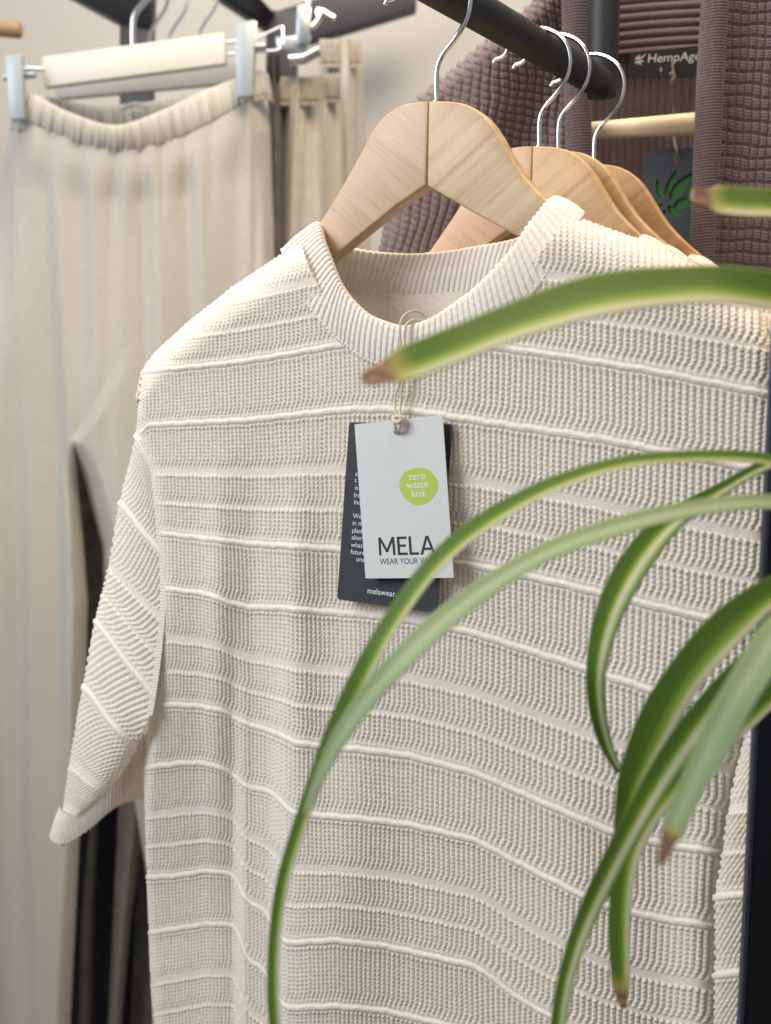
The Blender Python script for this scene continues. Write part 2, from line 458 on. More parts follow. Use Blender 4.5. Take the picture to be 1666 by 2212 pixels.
# ================================================================== knit pattern
VL = 0.129                                    # one pattern repeat, metres
CP = 0.00380                                  # one knit column, metres
RIDGES = (0.0, 1 / 3)
ZONES = ((.026, .296), (.358, .586), (.636, .786), (.812, .956))
def knit(c, v, seed=0, fine=True):
    fr = np.mod(v, 1.0); fr = np.where(fr > .98, fr - 1, fr)
    row = v * VL / 0.0028
    rng = np.random.default_rng(seed)
    ci = np.floor(c).astype(int); tab = rng.uniform(-1, 1, 4096)
    h = np.zeros_like(v)
    M = np.zeros_like(v); sl = np.zeros_like(v); bead = np.zeros_like(v)
    for a, b in ZONES:
        M = np.maximum(M, sst(a - .004, a + .006, fr) * (1 - sst(b - .010, b + .010, fr)))
        sl = np.maximum(sl, sst(b - .050, b + .005, fr) * (fr < b + .02))
        bead = np.maximum(bead, np.exp(-((fr - a - .003) / .007) ** 2))
    for r in RIDGES:                          # little knots just above each welt
        for q in (0, 1):
            bead = np.maximum(bead, .9 * np.exp(-((fr - (r - .031 + q)) / .008) ** 2))
    zig = 0.11 * np.sin(2 * np.pi * row + tab[ci % 4096] * .5)
    cc = c + zig + 0.60 * sl
    u = np.mod(cc, 1.0) - .5
    lane = np.abs(u) * 2                               # 0 at cord centre, 1 in the gap
    cord = np.sqrt(np.clip(1 - (lane / .80) ** 2, 0, 1))
    stitch = .5 + .5 * np.cos(2 * np.pi * row + 2.4 * u + 0.35 * tab[(ci + 77) % 4096])
    amp = 1 + .12 * tab[(ci * 13 + np.floor(row).astype(int) * 7) % 4096]
    hole = .5 + .5 * np.cos(2 * np.pi * row + np.pi)
    h += M * (1.25e-3 * cord * (.83 + .17 * stitch) * amp - 1.25e-3 * (1 - cord) * (.35 + .65 * hole ** 1.5))
    h += bead * .95e-3 * np.clip(1.3 * cord - .15, 0, 1) * amp
    # fine stocking stitch
    vv = np.abs(np.mod(c * 2, 1.0) - .5) * 2
    fs = (1 - vv ** 2) * (.5 + .5 * np.cos(2 * np.pi * (row * 1.5 + vv * .5)))
    h += (1 - M) * (0.40e-3 * fs + .10e-3 * tab[(ci * 29 + np.floor(row * 1.5).astype(int) * 11) % 4096])
    for r in RIDGES:
        x = (fr - r) / .0165
        inr = np.abs(x) < 1
        h += np.where(inr, np.sqrt(np.clip(1 - x * x, 0, 1)), 0) * 2.2e-3
        h += np.where(inr, 1 + .3 * tab[(ci * 31) % 4096], 0) * 0.50e-3 * np.cos(2 * np.pi * (c * 1.5 + np.floor(row * 2.0) * .5)) * np.cos(2 * np.pi * row)
    ten = .5 + .5 * np.sin(c * .11 + v * 3.1) * np.sin(c * .037 - v * 5.3)      # uneven tension
    return h * (.76 + .16 * ten)

# ================================================================== front sweater
RP = {  # the raised welts as seen in the photograph
 0.0: [(250, 806), (315, 803), (400, 795), (500, 785), (600, 770), (700, 752), (760, 742), (890, 732), (1035, 745), (1200, 768), (1400, 800), (1500, 820), (1640, 848), (1720, 868)],
 1/3: [(250, 950), (304, 938), (321, 919), (420, 914), (542, 908), (640, 897), (740, 886), (820, 884), (900, 889), (1000, 905), (1107, 921), (1297, 948), (1450, 979), (1640, 1015), (1720, 1030)],
 1.0: [(250, 1140), (343, 1152), (446, 1164), (542, 1175), (730, 1187), (880, 1202), (1030, 1222), (1200, 1258), (1330, 1290), (1527, 1336), (1620, 1356), (1720, 1375)],
 4/3: [(250, 1262), (364, 1273), (446, 1283), (504, 1305), (542, 1313), (597, 1313), (701, 1322), (805, 1330), (935, 1348), (1029, 1369), (1220, 1430), (1405, 1491), (1600, 1535), (1720, 1560)],
 2.0: [(250, 1518), (330, 1520), (429, 1525), (490, 1537), (515, 1556), (542, 1566), (597, 1583), (640, 1605), (700, 1613), (779, 1619), (883, 1632), (1029, 1671), (1180, 1737), (1312, 1793), (1440, 1825), (1564, 1842), (1720, 1860)],
 7/3: [(250, 1668), (305, 1661), (400, 1648), (450, 1650), (500, 1668), (528, 1698), (590, 1712), (630, 1756), (700, 1763), (779, 1769), (883, 1781), (1029, 1815), (1150, 1880), (1297, 1953), (1430, 1985), (1549, 2002), (1720, 2020)],
 3.0: [(250, 1900), (305, 1896), (375, 1893), (450, 1881), (508, 1888), (530, 1944), (573, 1966), (615, 2038), (725, 2031), (833, 2043), (1030, 2087), (1126, 2160), (1250, 2228), (1400, 2280), (1549, 2310), (1720, 2330)],
 10/3: [(250, 2030), (320, 2016), (450, 1996), (512, 1998), (534, 2073), (570, 2091), (616, 2178), (725, 2173), (833, 2183), (1030, 2230), (1200, 2335), (1400, 2410), (1549, 2445), (1720, 2470)],
 4.0: [(250, 2280), (320, 2265), (450, 2238), (512, 2240), (534, 2330), (570, 2350), (616, 2440), (725, 2436), (833, 2446), (1030, 2500), (1200, 2620), (1400, 2720), (1549, 2760), (1720, 2790)],
}
def foldoff(x, y):
    """how far each place hangs behind (+) or before (-) the flat plane: the two deep folds on the left and soft ones"""
    g = sst(1250, 2050, y)
    s1 = 1 - sst(500, 534, x); s2 = 1 - sst(575, 622, x)
    o = .020 * g * s1 + .022 * g * s2
    o = o - .016 * g * np.exp(-((x - 700) / 110.) ** 2)
    g2 = sst(900, 1300, y) * (1 - .6 * sst(1600, 2000, y))
    o = o - .0050 * g2 * np.exp(-((x - 470) / 30.) ** 2) + .004 * g2 * np.exp(-((x - 545) / 32.) ** 2)
    o = o - .0050 * g2 * np.exp(-((x - 640) / 34.) ** 2) + .003 * g2 * np.exp(-((x - 720) / 45.) ** 2)
    o = o + .006 * np.sin((x - 1000) / 130. + y / 900.) * sst(900, 1500, x) * g
    o = o + .010 * sst(1200, 1420, x) * sst(1500, 1900, y) * (1 - sst(1420, 1540, x))
    return o

sw = thing('knit_sweater', 'cream striped openwork knit sweater nearest the camera with two swing tags at its neck', 'sweater', tuple(pl(900, 2300)))
sgrid = np.arange(-0.255, 0.262, CP / 6.0)
vk = sorted(RP)
HK = []
for k in vk:
    p = np.array(RP[k], float)
    s, h = to_sh(pl(p[:, 0], p[:, 1]))
    HK.append(blur1(np.interp(sgrid, s, h), 5, 0))
HK = np.array(HK)
vrow = np.arange(-0.78, 3.93, 0.00060 / VL)
def body_h(si, v):
    """height for column index array and v"""
    out = np.empty((len(sgrid), len(v)))
    for i in range(len(sgrid)):
        out[i] = np.interp(v, vk, HK[:, i])
    neg = v < 0
    out[:, neg] = HK[0][:, None] + (-v[neg])[None, :] * VL * .90
    return out
Hh = body_h(None, vrow)
Ss = np.broadcast_to(sgrid[:, None], Hh.shape).copy()
base = from_sh(Ss, Hh, np.zeros_like(Ss))
def project(P):
    d = P - CAM
    z = d @ FWD
    return PW / 2 + F * (d @ RIGHT) / z, PH / 2 - F * (d @ UP) / z
X, Y = project(base)

def poly_sh(pts):
    p = np.array(pts, float); return to_sh(pl(p[:, 0], p[:, 1]))
# outline: shoulders and sides as functions
shL = [(285, 900), (297, 836), (304, 806), (315, 785), (333, 762), (400, 700), (500, 620), (615, 543), (680, 500)]
shR = [(1190, 440), (1250, 468), (1320, 494), (1400, 522), (1480, 560), (1560, 604), (1640, 665), (1700, 730)]
edL = [(285, 700), (293, 850), (297, 905), (302, 935), (330, 1010), (346, 1150), (357, 1270), (347, 1400), (327, 1530), (311, 1640), (304, 1750), (305, 1890), (316, 2010), (333, 2212), (340, 2400)]
edR = [(1690, 700), (1700, 1000), (1680, 1300), (1640, 1480), (1612, 1600), (1590, 1700), (1566, 1850), (1549, 1950), (1549, 2100), (1553, 2212), (1556, 2900)]
s_, h_ = poly_sh(shL); s2_, h2_ = poly_sh(shR)
shS = np.r_[s_, s2_]; shH = np.r_[h_, h2_]
top_h = np.interp(sgrid, shS, shH, left=-9, right=-9)
sl_, hl_ = poly_sh(edL); sr_, hr_ = poly_sh(edR)
def left_s(h): return np.interp(h, hl_[::-1], sl_[::-1])
def right_s(h): return np.interp(h, hr_[::-1], sr_[::-1])
# neck opening (middle of the collar band)
FREE = [(694, 486), (700, 515), (713, 551), (730, 595), (748, 629), (775, 660), (807, 684), (869, 703), (924, 692), (987, 653), (1041, 610), (1100, 547), (1139, 492), (1165, 460), (1186, 436)]
SEAM = [(615, 546), (630, 588), (651, 633), (683, 678), (729, 727), (757, 750), (797, 777), (862, 796), (924, 789), (1000, 757), (1065, 718), (1135, 655), (1195, 580), (1229, 531), (1252, 477)]
fo = [.030, .020, .012, .006, .002, 0, -.002, -.003, -.002, 0, 0, .002, .010, .018, .030]
so = [.022, .010, .004, 0, -.001, -.002, -.003, -.003, -.003, -.002, -.001, 0, .004, .010, .022]
neckp = np.array([(a[0] * .55 + b[0] * .45, a[1] * .55 + b[1] * .45) for a, b in zip(SEAM, FREE)])
ns, nh = poly_sh(neckp)
neck_h = np.interp(sgrid, ns, nh, left=9, right=9)       # above this height lies the opening
dL = Ss - left_s(Hh); dR = right_s(Hh) - Ss; dT = (top_h[:, None] - Hh) * .8
mask = (dL > 0) & (dR > 0) & (dT > 0) & ~((Hh > neck_h[:, None]) & (Ss > ns.min()) & (Ss < ns.max()))
def rnd(d, r):
    q = np.clip(1 - d / r, 0, 1); return r * (1 - np.sqrt(np.clip(1 - q * q, 0, 1)))
off = foldoff(X, Y)
off = off + rnd(dL, .014) * (.08 + 1.22 * sst(1500, 1600, Y) + .5 * (1 - sst(900, 960, Y))) + rnd(dR, .016) * 1.2 + rnd(dT, .022) * 1.2
off = off - .004 * np.exp(-((X - 870) / 250.) ** 2) * (1 - sst(900, 1500, Y))
base = pl(X, Y, off)
N = face_cam(normals(base), base)
wob = .10 * np.sin(Hh * 70 + Ss * 40) + .08 * np.sin(Hh * 31 - Ss * 90)
hgt = knit(Ss / CP + 400 + wob, np.broadcast_to(np.where(vrow < -.60, vrow + .15, vrow)[None, :], Ss.shape) + .0016 * np.sin(Ss * 300 + 2) + .001 * np.sin(Ss * 760))
hgt = hgt * (.35 + .65 * sst(.0, .022, dT)) * (.5 + .5 * sst(.0, .012, dL))
P = base + N * hgt[..., None]
uv = np.stack([Ss, Hh], -1)
grid('front_panel', P, M_KNIT, sw, mask=mask)
del P, N, base, hgt, off, mask, dL, dR, dT, X, Y, Ss, Hh

# back panel, seen inside the neck opening and as a pale edge low on the left
sb = np.linspace(-.26, .262, 300); hb = np.linspace(.125, -.56, 380)
SB, HB = np.meshgrid(sb, hb, indexing='ij')
PB0 = from_sh(SB, HB, np.zeros_like(SB)); xb, yb = project(PB0)
tb = np.interp(sb, shS, shH, left=-9, right=-9)[:, None]
dl = SB - left_s(HB) + .0035 * sst(1500, 1700, yb); dr = right_s(HB) - SB; dt = (tb - HB)
bseam = np.interp(xb, [640, 690, 748, 815, 905, 1002, 1090, 1150, 1240], [560, 596, 625, 641, 645, 637, 622, 590, 485])
mb = (dl > 0) & (dr > 0) & (dt > .002) & ~((yb < bseam - 12) & (xb > 640) & (xb < 1240))
offb = .078 - .040 * np.clip(1 - dt / .05, 0, 1) ** 2 - .045 * np.clip(1 - dl / .05, 0, 1) ** 2 - .045 * np.clip(1 - dr / .05, 0, 1) ** 2
PB = pl(xb, yb, offb + foldoff(xb, yb) * .7)
NBk = face_cam(normals(PB), PB)
lane = np.cos(2 * np.pi * SB / .0037) * np.cos(2 * np.pi * HB / .0052 + np.floor(SB / .0037) * np.pi)
PB = PB + NBk * (0.0007 * lane)[..., None]
grid('back_panel', PB, M_KNIT, sw, mask=mb)

# collar ring: front band, over the shoulders, back band
BF = [(1190, 440), (1150, 490), (1116, 516), (1022, 534), (932, 547), (846, 547), (768, 537), (720, 515), (690, 490)]
BS = [(1245, 482), (1160, 588), (1090, 622), (1002, 637), (905, 645), (815, 641), (748, 625), (690, 592), (628, 556)]
bo = [.050, .062, .070, .078, .080, .078, .070, .060, .046]
def ring(fpts, foff, bpts, boff, closed=True):
    pts = np.array([pl(np.array(x), np.array(y), np.array(o)) for (x, y), o in list(zip(fpts, foff)) + list(zip(bpts, boff))])
    return np.vstack([pts, pts[:1]])
RF = ring(FREE, fo, BF, bo); RS = ring(SEAM, so, BS, [b + .004 for b in bo])
both = np.hstack([(RF + RS) / 2, RF, RS])
nA = 1500
cl = catmull(both, nA + 1)[:-1]
mid, fr_, se_ = cl[:, :3], cl[:, 3:6], cl[:, 6:9]
arc = np.r_[0, np.cumsum(np.linalg.norm(np.diff(np.vstack([mid, mid[:1]]), axis=0), axis=1))]
nrib = round(arc[-1] / .0044); aa = arc[:-1] / arc[-1] * nrib
tang = np.roll(mid, -1, 0) - np.roll(mid, 1, 0)
tang /= np.linalg.norm(tang, axis=1, keepdims=True)
acr = fr_ - se_
NN = np.cross(tang, acr); NN /= np.linalg.norm(NN, axis=1, keepdims=True)
cen = mid.mean(0)
sgn = np.sign(np.sum(NN * (mid - cen), 1)); sgn[sgn == 0] = 1
k0 = np.argmin(np.linalg.norm(mid - pl(np.array(865.), np.array(750.)), axis=1))
if sgn[k0] * (NN[k0] @ (CAM - mid[k0])) < 0: sgn = -sgn
NN = NN * (1 if NN[k0] @ (CAM - mid[k0]) > 0 else -1)
prof = []                                      # (across, lift, rib strength)
for b in np.linspace(-.02, .93, 26): prof.append((b, .0024 + .0016 * math.sin(math.pi * min(max(b, 0), 1)) ** .7, 1))
for t in np.linspace(0, math.pi, 10): prof.append((.96 + .04 * math.sin(t), .0024 * math.cos(t), 1 if t < 2 else .7))
for b in np.linspace(.92, .05, 16): prof.append((b, -.0024 - .001 * math.sin(math.pi * b), .8))
prof = np.array(prof)
tri = np.abs(np.mod(aa, 1) - .5) * 2
rib = np.clip(1 - (tri / .74) ** 4, 0, 1) ** .5
PC = se_[:, None] + acr[:, None] * prof[None, :, 0:1] + NN[:, None] * prof[None, :, 1:2]
sgnlift = np.where(prof[:, 1] >= 0, 1, -1)
stit = .10 * np.cos(2 * np.pi * prof[:, 0] * 20)
PC = PC + NN[:, None] * (.0011 * rib[:, None] * (1 + stit[None, :]) * (prof[:, 2] * sgnlift)[None, :])[..., None]
PC = PC + acr[:, None] * (.012 * rib[:, None] * (np.abs(prof[:, 0] - 1) < .06)[None, :])[..., None]
grid('collar', PC, M_RIB, sw, cyc=True)
# chain-stitched seam under the collar
sm = se_ + NN * .0026
tt = np.linspace(0, 1, nA, endpoint=False)
wv = sm + acr * (.012 * np.sin(aa * 2 * np.pi * 1.5))[:, None]
tube('neck_seam', np.vstack([wv, wv[:1]])[:, :], .0011 + .0004 * np.r_[np.sin(aa * 2 * np.pi * 1.5 + 1), 0], M_RIB, sw, seg=6, closed_ends=False)

# ---- sleeves
def sleeve(name, rows, nq, rad_off, v0, fold_edge, parent, seed, flip=1, ncol=15, shear=1.0):
    """rows: (v, outer xy, inner xy, depth offset outer, inner)"""
    rows = sorted(rows)
    va = np.array([r[0] for r in rows])
    O = np.array([r[1] for r in rows], float); I = np.array([r[2] for r in rows], float)
    oo = np.array([r[3] for r in rows]); oi = np.array([r[4] for r in rows])
    vmax = va[-1]
    v = np.arange(va[0], vmax, .00062 / VL)
    def sp(col):
        return blur1(np.interp(v, va, col), 14, 0)
    q = np.linspace(0, 1, nq)
    x = sp(O[:, 0])[None] * (1 - q[:, None]) + sp(I[:, 0])[None] * q[:, None]
    y = sp(O[:, 1])[None] * (1 - q[:, None]) + sp(I[:, 1])[None] * q[:, None]
    of = sp(oo)[None] * (1 - q[:, None]) + sp(oi)[None] * q[:, None]
    ro = (1 - np.sqrt(np.clip(1 - (1 - q) ** 2, 0, 1)))[:, None]        # outer side turns away
    ri = (1 - np.sqrt(np.clip(1 - np.clip((q - .55) / .45, 0, 1) ** 2, 0, 1)))[:, None] * sst(fold_edge, fold_edge + .2, v)[None, :]
    bulge = rad_off * (1.3 * ro + ri)
    # rows sag a little between the edges
    P = pl(x, y, of + bulge)
    Nn = face_cam(normals(P), P)
    wid = np.linalg.norm(P[1:] - P[:-1], axis=-1).sum(0)
    c = ncol * (q[:, None] + (1.40 * v + 1.3 * np.maximum(v - 1.3, 0))[None, :] * shear)
    h = knit(c + 333.2, np.broadcast_to(np.where(v > 1.79, 1.79 + (v - 1.79) * .2, v)[None] if ncol == 15 else v[None], x.shape) + .004 * np.sin(q * 9)[:, None], seed)
    return grid(name, P + Nn * h[..., None], M_KNIT, parent)

rowsL = [(-.14, (300, 880), (318, 915), .014, .010), (-.06, (298, 910), (326, 965), .008, .006), (0.0, (296, 945), (342, 1022), .003, .004), (1/3, (258, 1084), (356, 1206), .002, .003), (.60, (236, 1225), (362, 1345), .002, .003),
         (1.0, (206, 1338), (338, 1512), .002, .003), (4/3, (181, 1478), (292, 1622), .002, .001), (1.58, (152, 1635), (243, 1706), .004, .003),
         (1.80, (138, 1735), (186, 1766), .006, .006), (1.85, (134, 1765), (168, 1776), .006, .006)]
sleeve_l = sleeve('sleeve', rowsL, 300, .020, 0, 1.15, sw, 3)
# ribbed cuff and the shaded inside of the opening
def ribband(name, A, B, mat, parent, period, bulge=.004, amp=.0012, nb=14):
    A = np.array(A, float); B = np.array(B, float)
    AB = catmull(np.hstack([(A + B) / 2, A, B]), 420)
    a3, b3 = AB[:, 3:6], AB[:, 6:9]
    L = np.r_[0, np.cumsum(np.linalg.norm(np.diff((a3 + b3) / 2, axis=0), axis=1))]
    b = np.linspace(0, 1, nb)
    P = a3[:, None] * (1 - b[None, :, None]) + b3[:, None] * b[None, :, None]
    Nn = face_cam(normals(P), P)
    tri = np.abs(np.mod(L / period, 1) - .5) * 2
    r = np.sqrt(np.clip(1 - (tri / .9) ** 2, 0, 1))
    P = P + Nn * (amp * r[:, None] + bulge * np.sin(np.pi * b)[None, :])[..., None]
    return grid(name, P, mat, parent)
cuffA = [pl(np.array(float(x)), np.array(float(y)), np.array(o)) for x, y, o in ((134, 1742, .040), (136, 1750, .026), (150, 1757, .014), (172, 1757, .013), (204, 1733, .014), (238, 1696, .016), (258, 1666, .022))]
cuffB = [pl(np.array(float(x)), np.array(float(y)), np.array(o)) for x, y, o in ((112, 1806, .040), (114, 1813, .026), (128, 1822, .013), (156, 1816, .012), (196, 1786, .015), (234, 1750, .020), (262, 1722, .028))]
ribband('cuff', cuffA, cuffB, M_RIB, sleeve_l, .0040, bulge=.0006, amp=.0022)
inA = [pl(np.array(x), np.array(y), np.array(o)) for x, y, o in ((316, 1575, .030), (276, 1620, .024), (246, 1690, .020), (204, 1742, .018), (150, 1792, .018), (128, 1818, .018))]
inB = [pl(np.array(x), np.array(y), np.array(o)) for x, y, o in ((330, 1722, .13), (296, 1724, .12), (262, 1732, .105), (228, 1754, .085), (190, 1788, .060), (134, 1825, .026))]
ribband('sleeve_lining', inA, inB, M_RIB, sleeve_l, .0042, bulge=.0, amp=.0030)
rowsR = [(-.3, (1720, 720), (1690, 760), .03, .02), (0.3, (1800, 1000), (1696, 1000), .03, .02), (1.0, (1830, 1330), (1680, 1380), .02, .01), (1.25, (1840, 1500), (1622, 1540), .0, .0),
         (1.55, (1840, 1690), (1580, 1716), -.012, -.012), (1.63, (1840, 1730), (1572, 1760), -.014, -.014), (1.9, (1830, 1870), (1556, 1890), -.016, -.016), (2.0, (1830, 1910), (1541, 1940), -.018, -.016), (2.12, (1830, 1970), (1548, 2000), -.016, -.016), (7/3, (1820, 2080), (1545, 2110), -.016, -.016), (2.8, (1810, 2290), (1545, 2330), -.016, -.016)]
sleeve('sleeve', rowsR, 330, .014, 0, -1.0, sw, 5, ncol=24, shear=-.4)
# flat seam along the left armhole
seamp = [(306, 948), (330, 1012), (345, 1150), (353, 1275), (344, 1400), (331, 1500), (323, 1545)]
sA = [pl(np.array(x - 6.), np.array(y * 1.), np.array(.0022)) for x, y in seamp]
sB = [pl(np.array(x + 7.), np.array(y * 1.), np.array(.0014)) for x, y in seamp]
ribband('armhole_seam', sA, sB, M_KNIT, sw, .0026, bulge=.0, amp=.0005, nb=8)

# ================================================================== rail, hangers
H1 = pl(np.array(925.), np.array(219.), np.array(.030))
def hanger_pos(x, y): return ph(np.array(float(x)), np.array(float(y)), H1[2])
H2, H3, H4 = hanger_pos(1150, 316), hanger_pos(1192, 325), hanger_pos(1270, 354)
def on_plane(x, y, H):
    r = ray(np.asarray(x, float), np.asarray(y, float))
    k = H[1] + GB * H[0]
    lam = k / (r[..., 1] + GB * r[..., 0])
    return CAM + r * lam[..., None]
Z = lambda x, y: ((1500 + x / 1.5145) / 1.844, y / 1.5145 / 1.844)
hook_px = [Z(963, 870), Z(963, 757), Z(970, 690), Z(1000, 630), Z(1060, 560), Z(1110, 490), Z(1140, 420), Z(1150, 340), Z(1135, 268), Z(1095, 208), Z(1040, 172), Z(985, 156), Z(920, 158), Z(860, 180), Z(805, 222), Z(778, 270), Z(760, 310), Z(735, 335), Z(700, 345), Z(688, 368)]
hp = np.array(hook_px); hook3 = on_plane(hp[:, 0], hp[:, 1], H2) - H2
hang = thing('wooden_hanger', 'pale wooden hanger with steel hook inside the front cream sweater', 'hanger', tuple(H1), 'wooden hangers on the black rail')
up_r = [(925, 218), (965, 218), (1000, 223), (1030, 237), (1055, 260), (1080, 298), (1105, 342), (1135, 385), (1180, 432), (1260, 500), (1360, 570), (1470, 650), (1545, 720)]
lo_r = [(1560, 770), (1500, 752), (1400, 690), (1260, 594), (1120, 512), (1020, 458), (922, 400)]
up_l = [(925, 218), (895, 220), (862, 229), (832, 249), (806, 280), (786, 318), (745, 392), (700, 466), (660, 525), (590, 590), (500, 655), (430, 710)]
lo_l = [(415, 745), (450, 752), (520, 712), (600, 655), (715, 560), (762, 520), (860, 441), (921, 400)]
def smooth_loop(a, b):
    A = catmull(np.array(a, float), 40); B = np.array(b, float)
    return np.vstack([A, B])
def contour(P, fwd):
    """shoulder ends lean back a little"""
    return P
for nm, loop, m in (('arm', smooth_loop(up_l, lo_l), M_WOODL), ('arm', smooth_loop(up_r, lo_r), M_WOODR)):
    P3 = on_plane(loop[:, 0] + (.25 if m is M_WOODR else -.25), loop[:, 1], H1)
    prism(nm, P3, NB * .0125, m, hang, bevel=.0016)
tube('hook', catmull(hook3 + H1 + NB * .006, 90), .00165, M_CHROME, hang, seg=12)
# small washer where the hook enters the wood
tube('ferrule', [H1 + NB * .006 + np.array(hook3[1] * [1, 1, 0]) + np.array([0, 0, -.002]), H1 + NB * .006 + np.array(hook3[1] * [1, 1, 0]) + np.array([0, 0, .0008])], .0030, M_CHROME, hang, seg=14)
hangers = [hang]
for Hk, lab in ((H2, 'second wooden hanger from the front, its rounded top just behind the front one'), (H3, 'third wooden hanger from the front, mostly hidden by the second'), (H4, 'rearmost wooden hanger, hooked at the end of the black rail')):
    hangers.append(copy_thing(hang, Hk - H1, lab, 'wooden hangers on the black rail'))
for hg, tint in zip(hangers[1:], ((1.0, .92, .84), (1.0, .96, .88), (.94, .80, .66))):
    for chd in hg.children: chd.color = (*tint, 1)
tag(sw, sw['label'], 'sweater', 'cream knit sweaters on the rail')
copy_thing(sw, H2 - H1 - np.array([0, 0, .005]), 'cream knit sweater on the second hanger, its collar showing beyond the front shoulder', 'cream knit sweaters on the rail')

copy_thing(sw, H3 - H1 - np.array([0, 0, .009]), 'cream knit sweater on the third hanger, mostly hidden behind the second sweater', 'cream knit sweaters on the rail')
copy_thing(sw, H4 - H1 - np.array([0, 0, .010]), 'cream knit sweater on the rearmost wooden hanger, only its right shoulder showing', 'cream knit sweaters on the rail')

q2 = Z(955, 268); Q2 = on_plane(np.array(q2[0]), np.array(q2[1]), H2 + NB * .006)
q4 = Z(1290, 464); Q4 = ph(np.array(q4[0]), np.array(q4[1]), Q2[2])
rd = (Q4 - Q2); rd /= np.linalg.norm(rd)
qe = ph(np.array(1306.), np.array(180.), Q2[2]); Qe = Q2 + rd * ((qe - Q2) @ rd)
Q0 = Q2 - rd * .42
rail = thing('clothes_rail', 'black round steel clothes rail with hanging post carrying the wooden hangers', 'rail', tuple(Qe))
tube('rod', [Q0, Q2, Qe], .0122, M_BLACK, rail, seg=32)
tube('hanging_post', [Qe + np.array([0, 0, -.010]), Qe + np.array([0, 0, .0]), Qe + np.array([0, 0, .8])], [.0122, .0128, .0128], M_BLACK, rail, seg=32)

# ================================================================== swing tags
def tag_card(name, corners, offs, mat, parent, th, holes=(), bevel=True):
    """corners TL TR BR BL (photo), offs back offsets; returns local frame"""
    c = [pl(np.array(float(x)), np.array(float(y)), np.array(o)) for (x, y), o in zip(corners, offs)]
    ex = ((c[1] - c[0]) + (c[2] - c[3])) / 2; ey = ((c[3] - c[0]) + (c[2] - c[1])) / 2
    cen = sum(c) / 4
    w, h = np.linalg.norm(ex), np.linalg.norm(ey)
    ex /= w; ey /= h
    n = np.cross(ey, ex); n /= np.linalg.norm(n)
    if n @ (CAM - cen) < 0: n = -n
    return cen, ex, ey, n, w, h
def flat_curve(name, loops, frame, mat, parent, thick, lift=0.0):
    """filled planar shape with holes; loops in local metres (x right, y down)"""
    cen, ex, ey, n, w, h = frame
    cu = bpy.data.curves.new(name, 'CURVE'); cu.dimensions = '2D'; cu.fill_mode = 'BOTH'; cu.extrude = thick * 50
    for lp in loops:
        s = cu.splines.new('POLY'); s.points.add(len(lp) - 1); s.use_cyclic_u = True
        for i, (x, y) in enumerate(lp): s.points[i].co = (x * 100, -y * 100, 0, 1)
    return curve_mesh(name, cu, frame, mat, parent, lift, .01)
def curve_mesh(name, cu, frame, mat, parent, lift, k=1.0):
    cen, ex, ey, n, w, h = frame
    tmp = bpy.data.objects.new(name + '_tmp', cu); COL.objects.link(tmp)
    dg = bpy.context.evaluated_depsgraph_get()
    me = bpy.data.meshes.new_from_object(tmp.evaluated_get(dg))
    bpy.data.objects.remove(tmp)
    Mx = Matrix(((ex[0], -ey[0], n[0], cen[0] + n[0] * lift), (ex[1], -ey[1], n[1], cen[1] + n[1] * lift), (ex[2], -ey[2], n[2], cen[2] + n[2] * lift), (0, 0, 0, 1)))
    me.transform(Mx @ Matrix.Scale(k, 4))
    me.materials.clear(); me.materials.append(mat)
    o = bpy.data.objects.new(name, me)
    return link(o, parent)
def text(name, body, x, y, size, frame, mat, parent, lift, align='LEFT', sx=1.0, bold=0.0):
    cu = bpy.data.curves.new(name, 'FONT'); cu.body = body; cu.size = size * 100; cu.align_x = align; cu.extrude = .003
    cu.offset = bold * 100; cu.resolution_u = 4
    cen, ex, ey, n, w, h = frame
    f2 = (cen + ex * x + ey * y, ex * sx, ey, n, w, h)
    return curve_mesh(name, cu, f2, mat, parent, lift, .01)
def rrect(w, h, r, k=5, corners=(1, 1, 1, 1)):
    pts = []
    for i, (cx, cy, a0) in enumerate(((-w / 2 + r, -h / 2 + r, 180), (w / 2 - r, -h / 2 + r, 270), (w / 2 - r, h / 2 - r, 0), (-w / 2 + r, h / 2 - r, 90))):
        for j in range(k + 1):
            a = math.radians(a0 + 90 * j / k)
            pts.append((cx + r * math.cos(a), cy + r * math.sin(a)))
    return pts
def circ(cx, cy, r, k=20): return [(cx + r * math.cos(2 * math.pi * i / k), cy + r * math.sin(2 * math.pi * i / k)) for i in range(k)]
def px_local(frame, x, y):
    cen, ex, ey, n, w, h = frame
    r = ray(np.array(float(x)), np.array(float(y)))
    lam = ((cen - CAM) @ n) / (r @ n)
    d = CAM + r * lam - cen
    g = ex @ ey; a, b = d @ ex, d @ ey
    return (a - g * b) / (1 - g * g), (b - g * a) / (1 - g * g)

fd = tag_card('t', [(757, 907), (976, 922), (947, 1319), (727, 1299)], [-.009, -.009, -.012, -.012], None, None, 0)
dark_tag = thing('swing_tag', 'charcoal swing tag with small white print, behind the white tag on the front sweater', 'tag', tuple(fd[0]))
hx, hy = px_local(fd, 858, 930)
flat_curve('card', [rrect(fd[4], fd[5], .0022), circ(hx, hy, .0022)], fd, M_DARKCARD, dark_tag, .0006)
sz = .0036
for s_t, yy, xx in (('a', 1028, 768), ('t', 1042, 767), ('is', 1058, 767), ('fro', 1074, 765), ('Ind', 1089, 765), ('We', 1119, 763), ('in m', 1134, 762), ('plast', 1150, 761), ('altern', 1165, 760), ('what', 1181, 759), ('future', 1196, 758), ('one', 1212, 770)):
    lx, ly = px_local(fd, xx, yy)
    text('lettering', s_t, lx, ly, .0046, fd, M_WHITEINK, dark_tag, .0004)
lx, ly = px_local(fd, 794, 1281)
text('lettering', 'melawear.', lx, ly, .0055, fd, M_WHITEINK, dark_tag, .0004, bold=.00003)

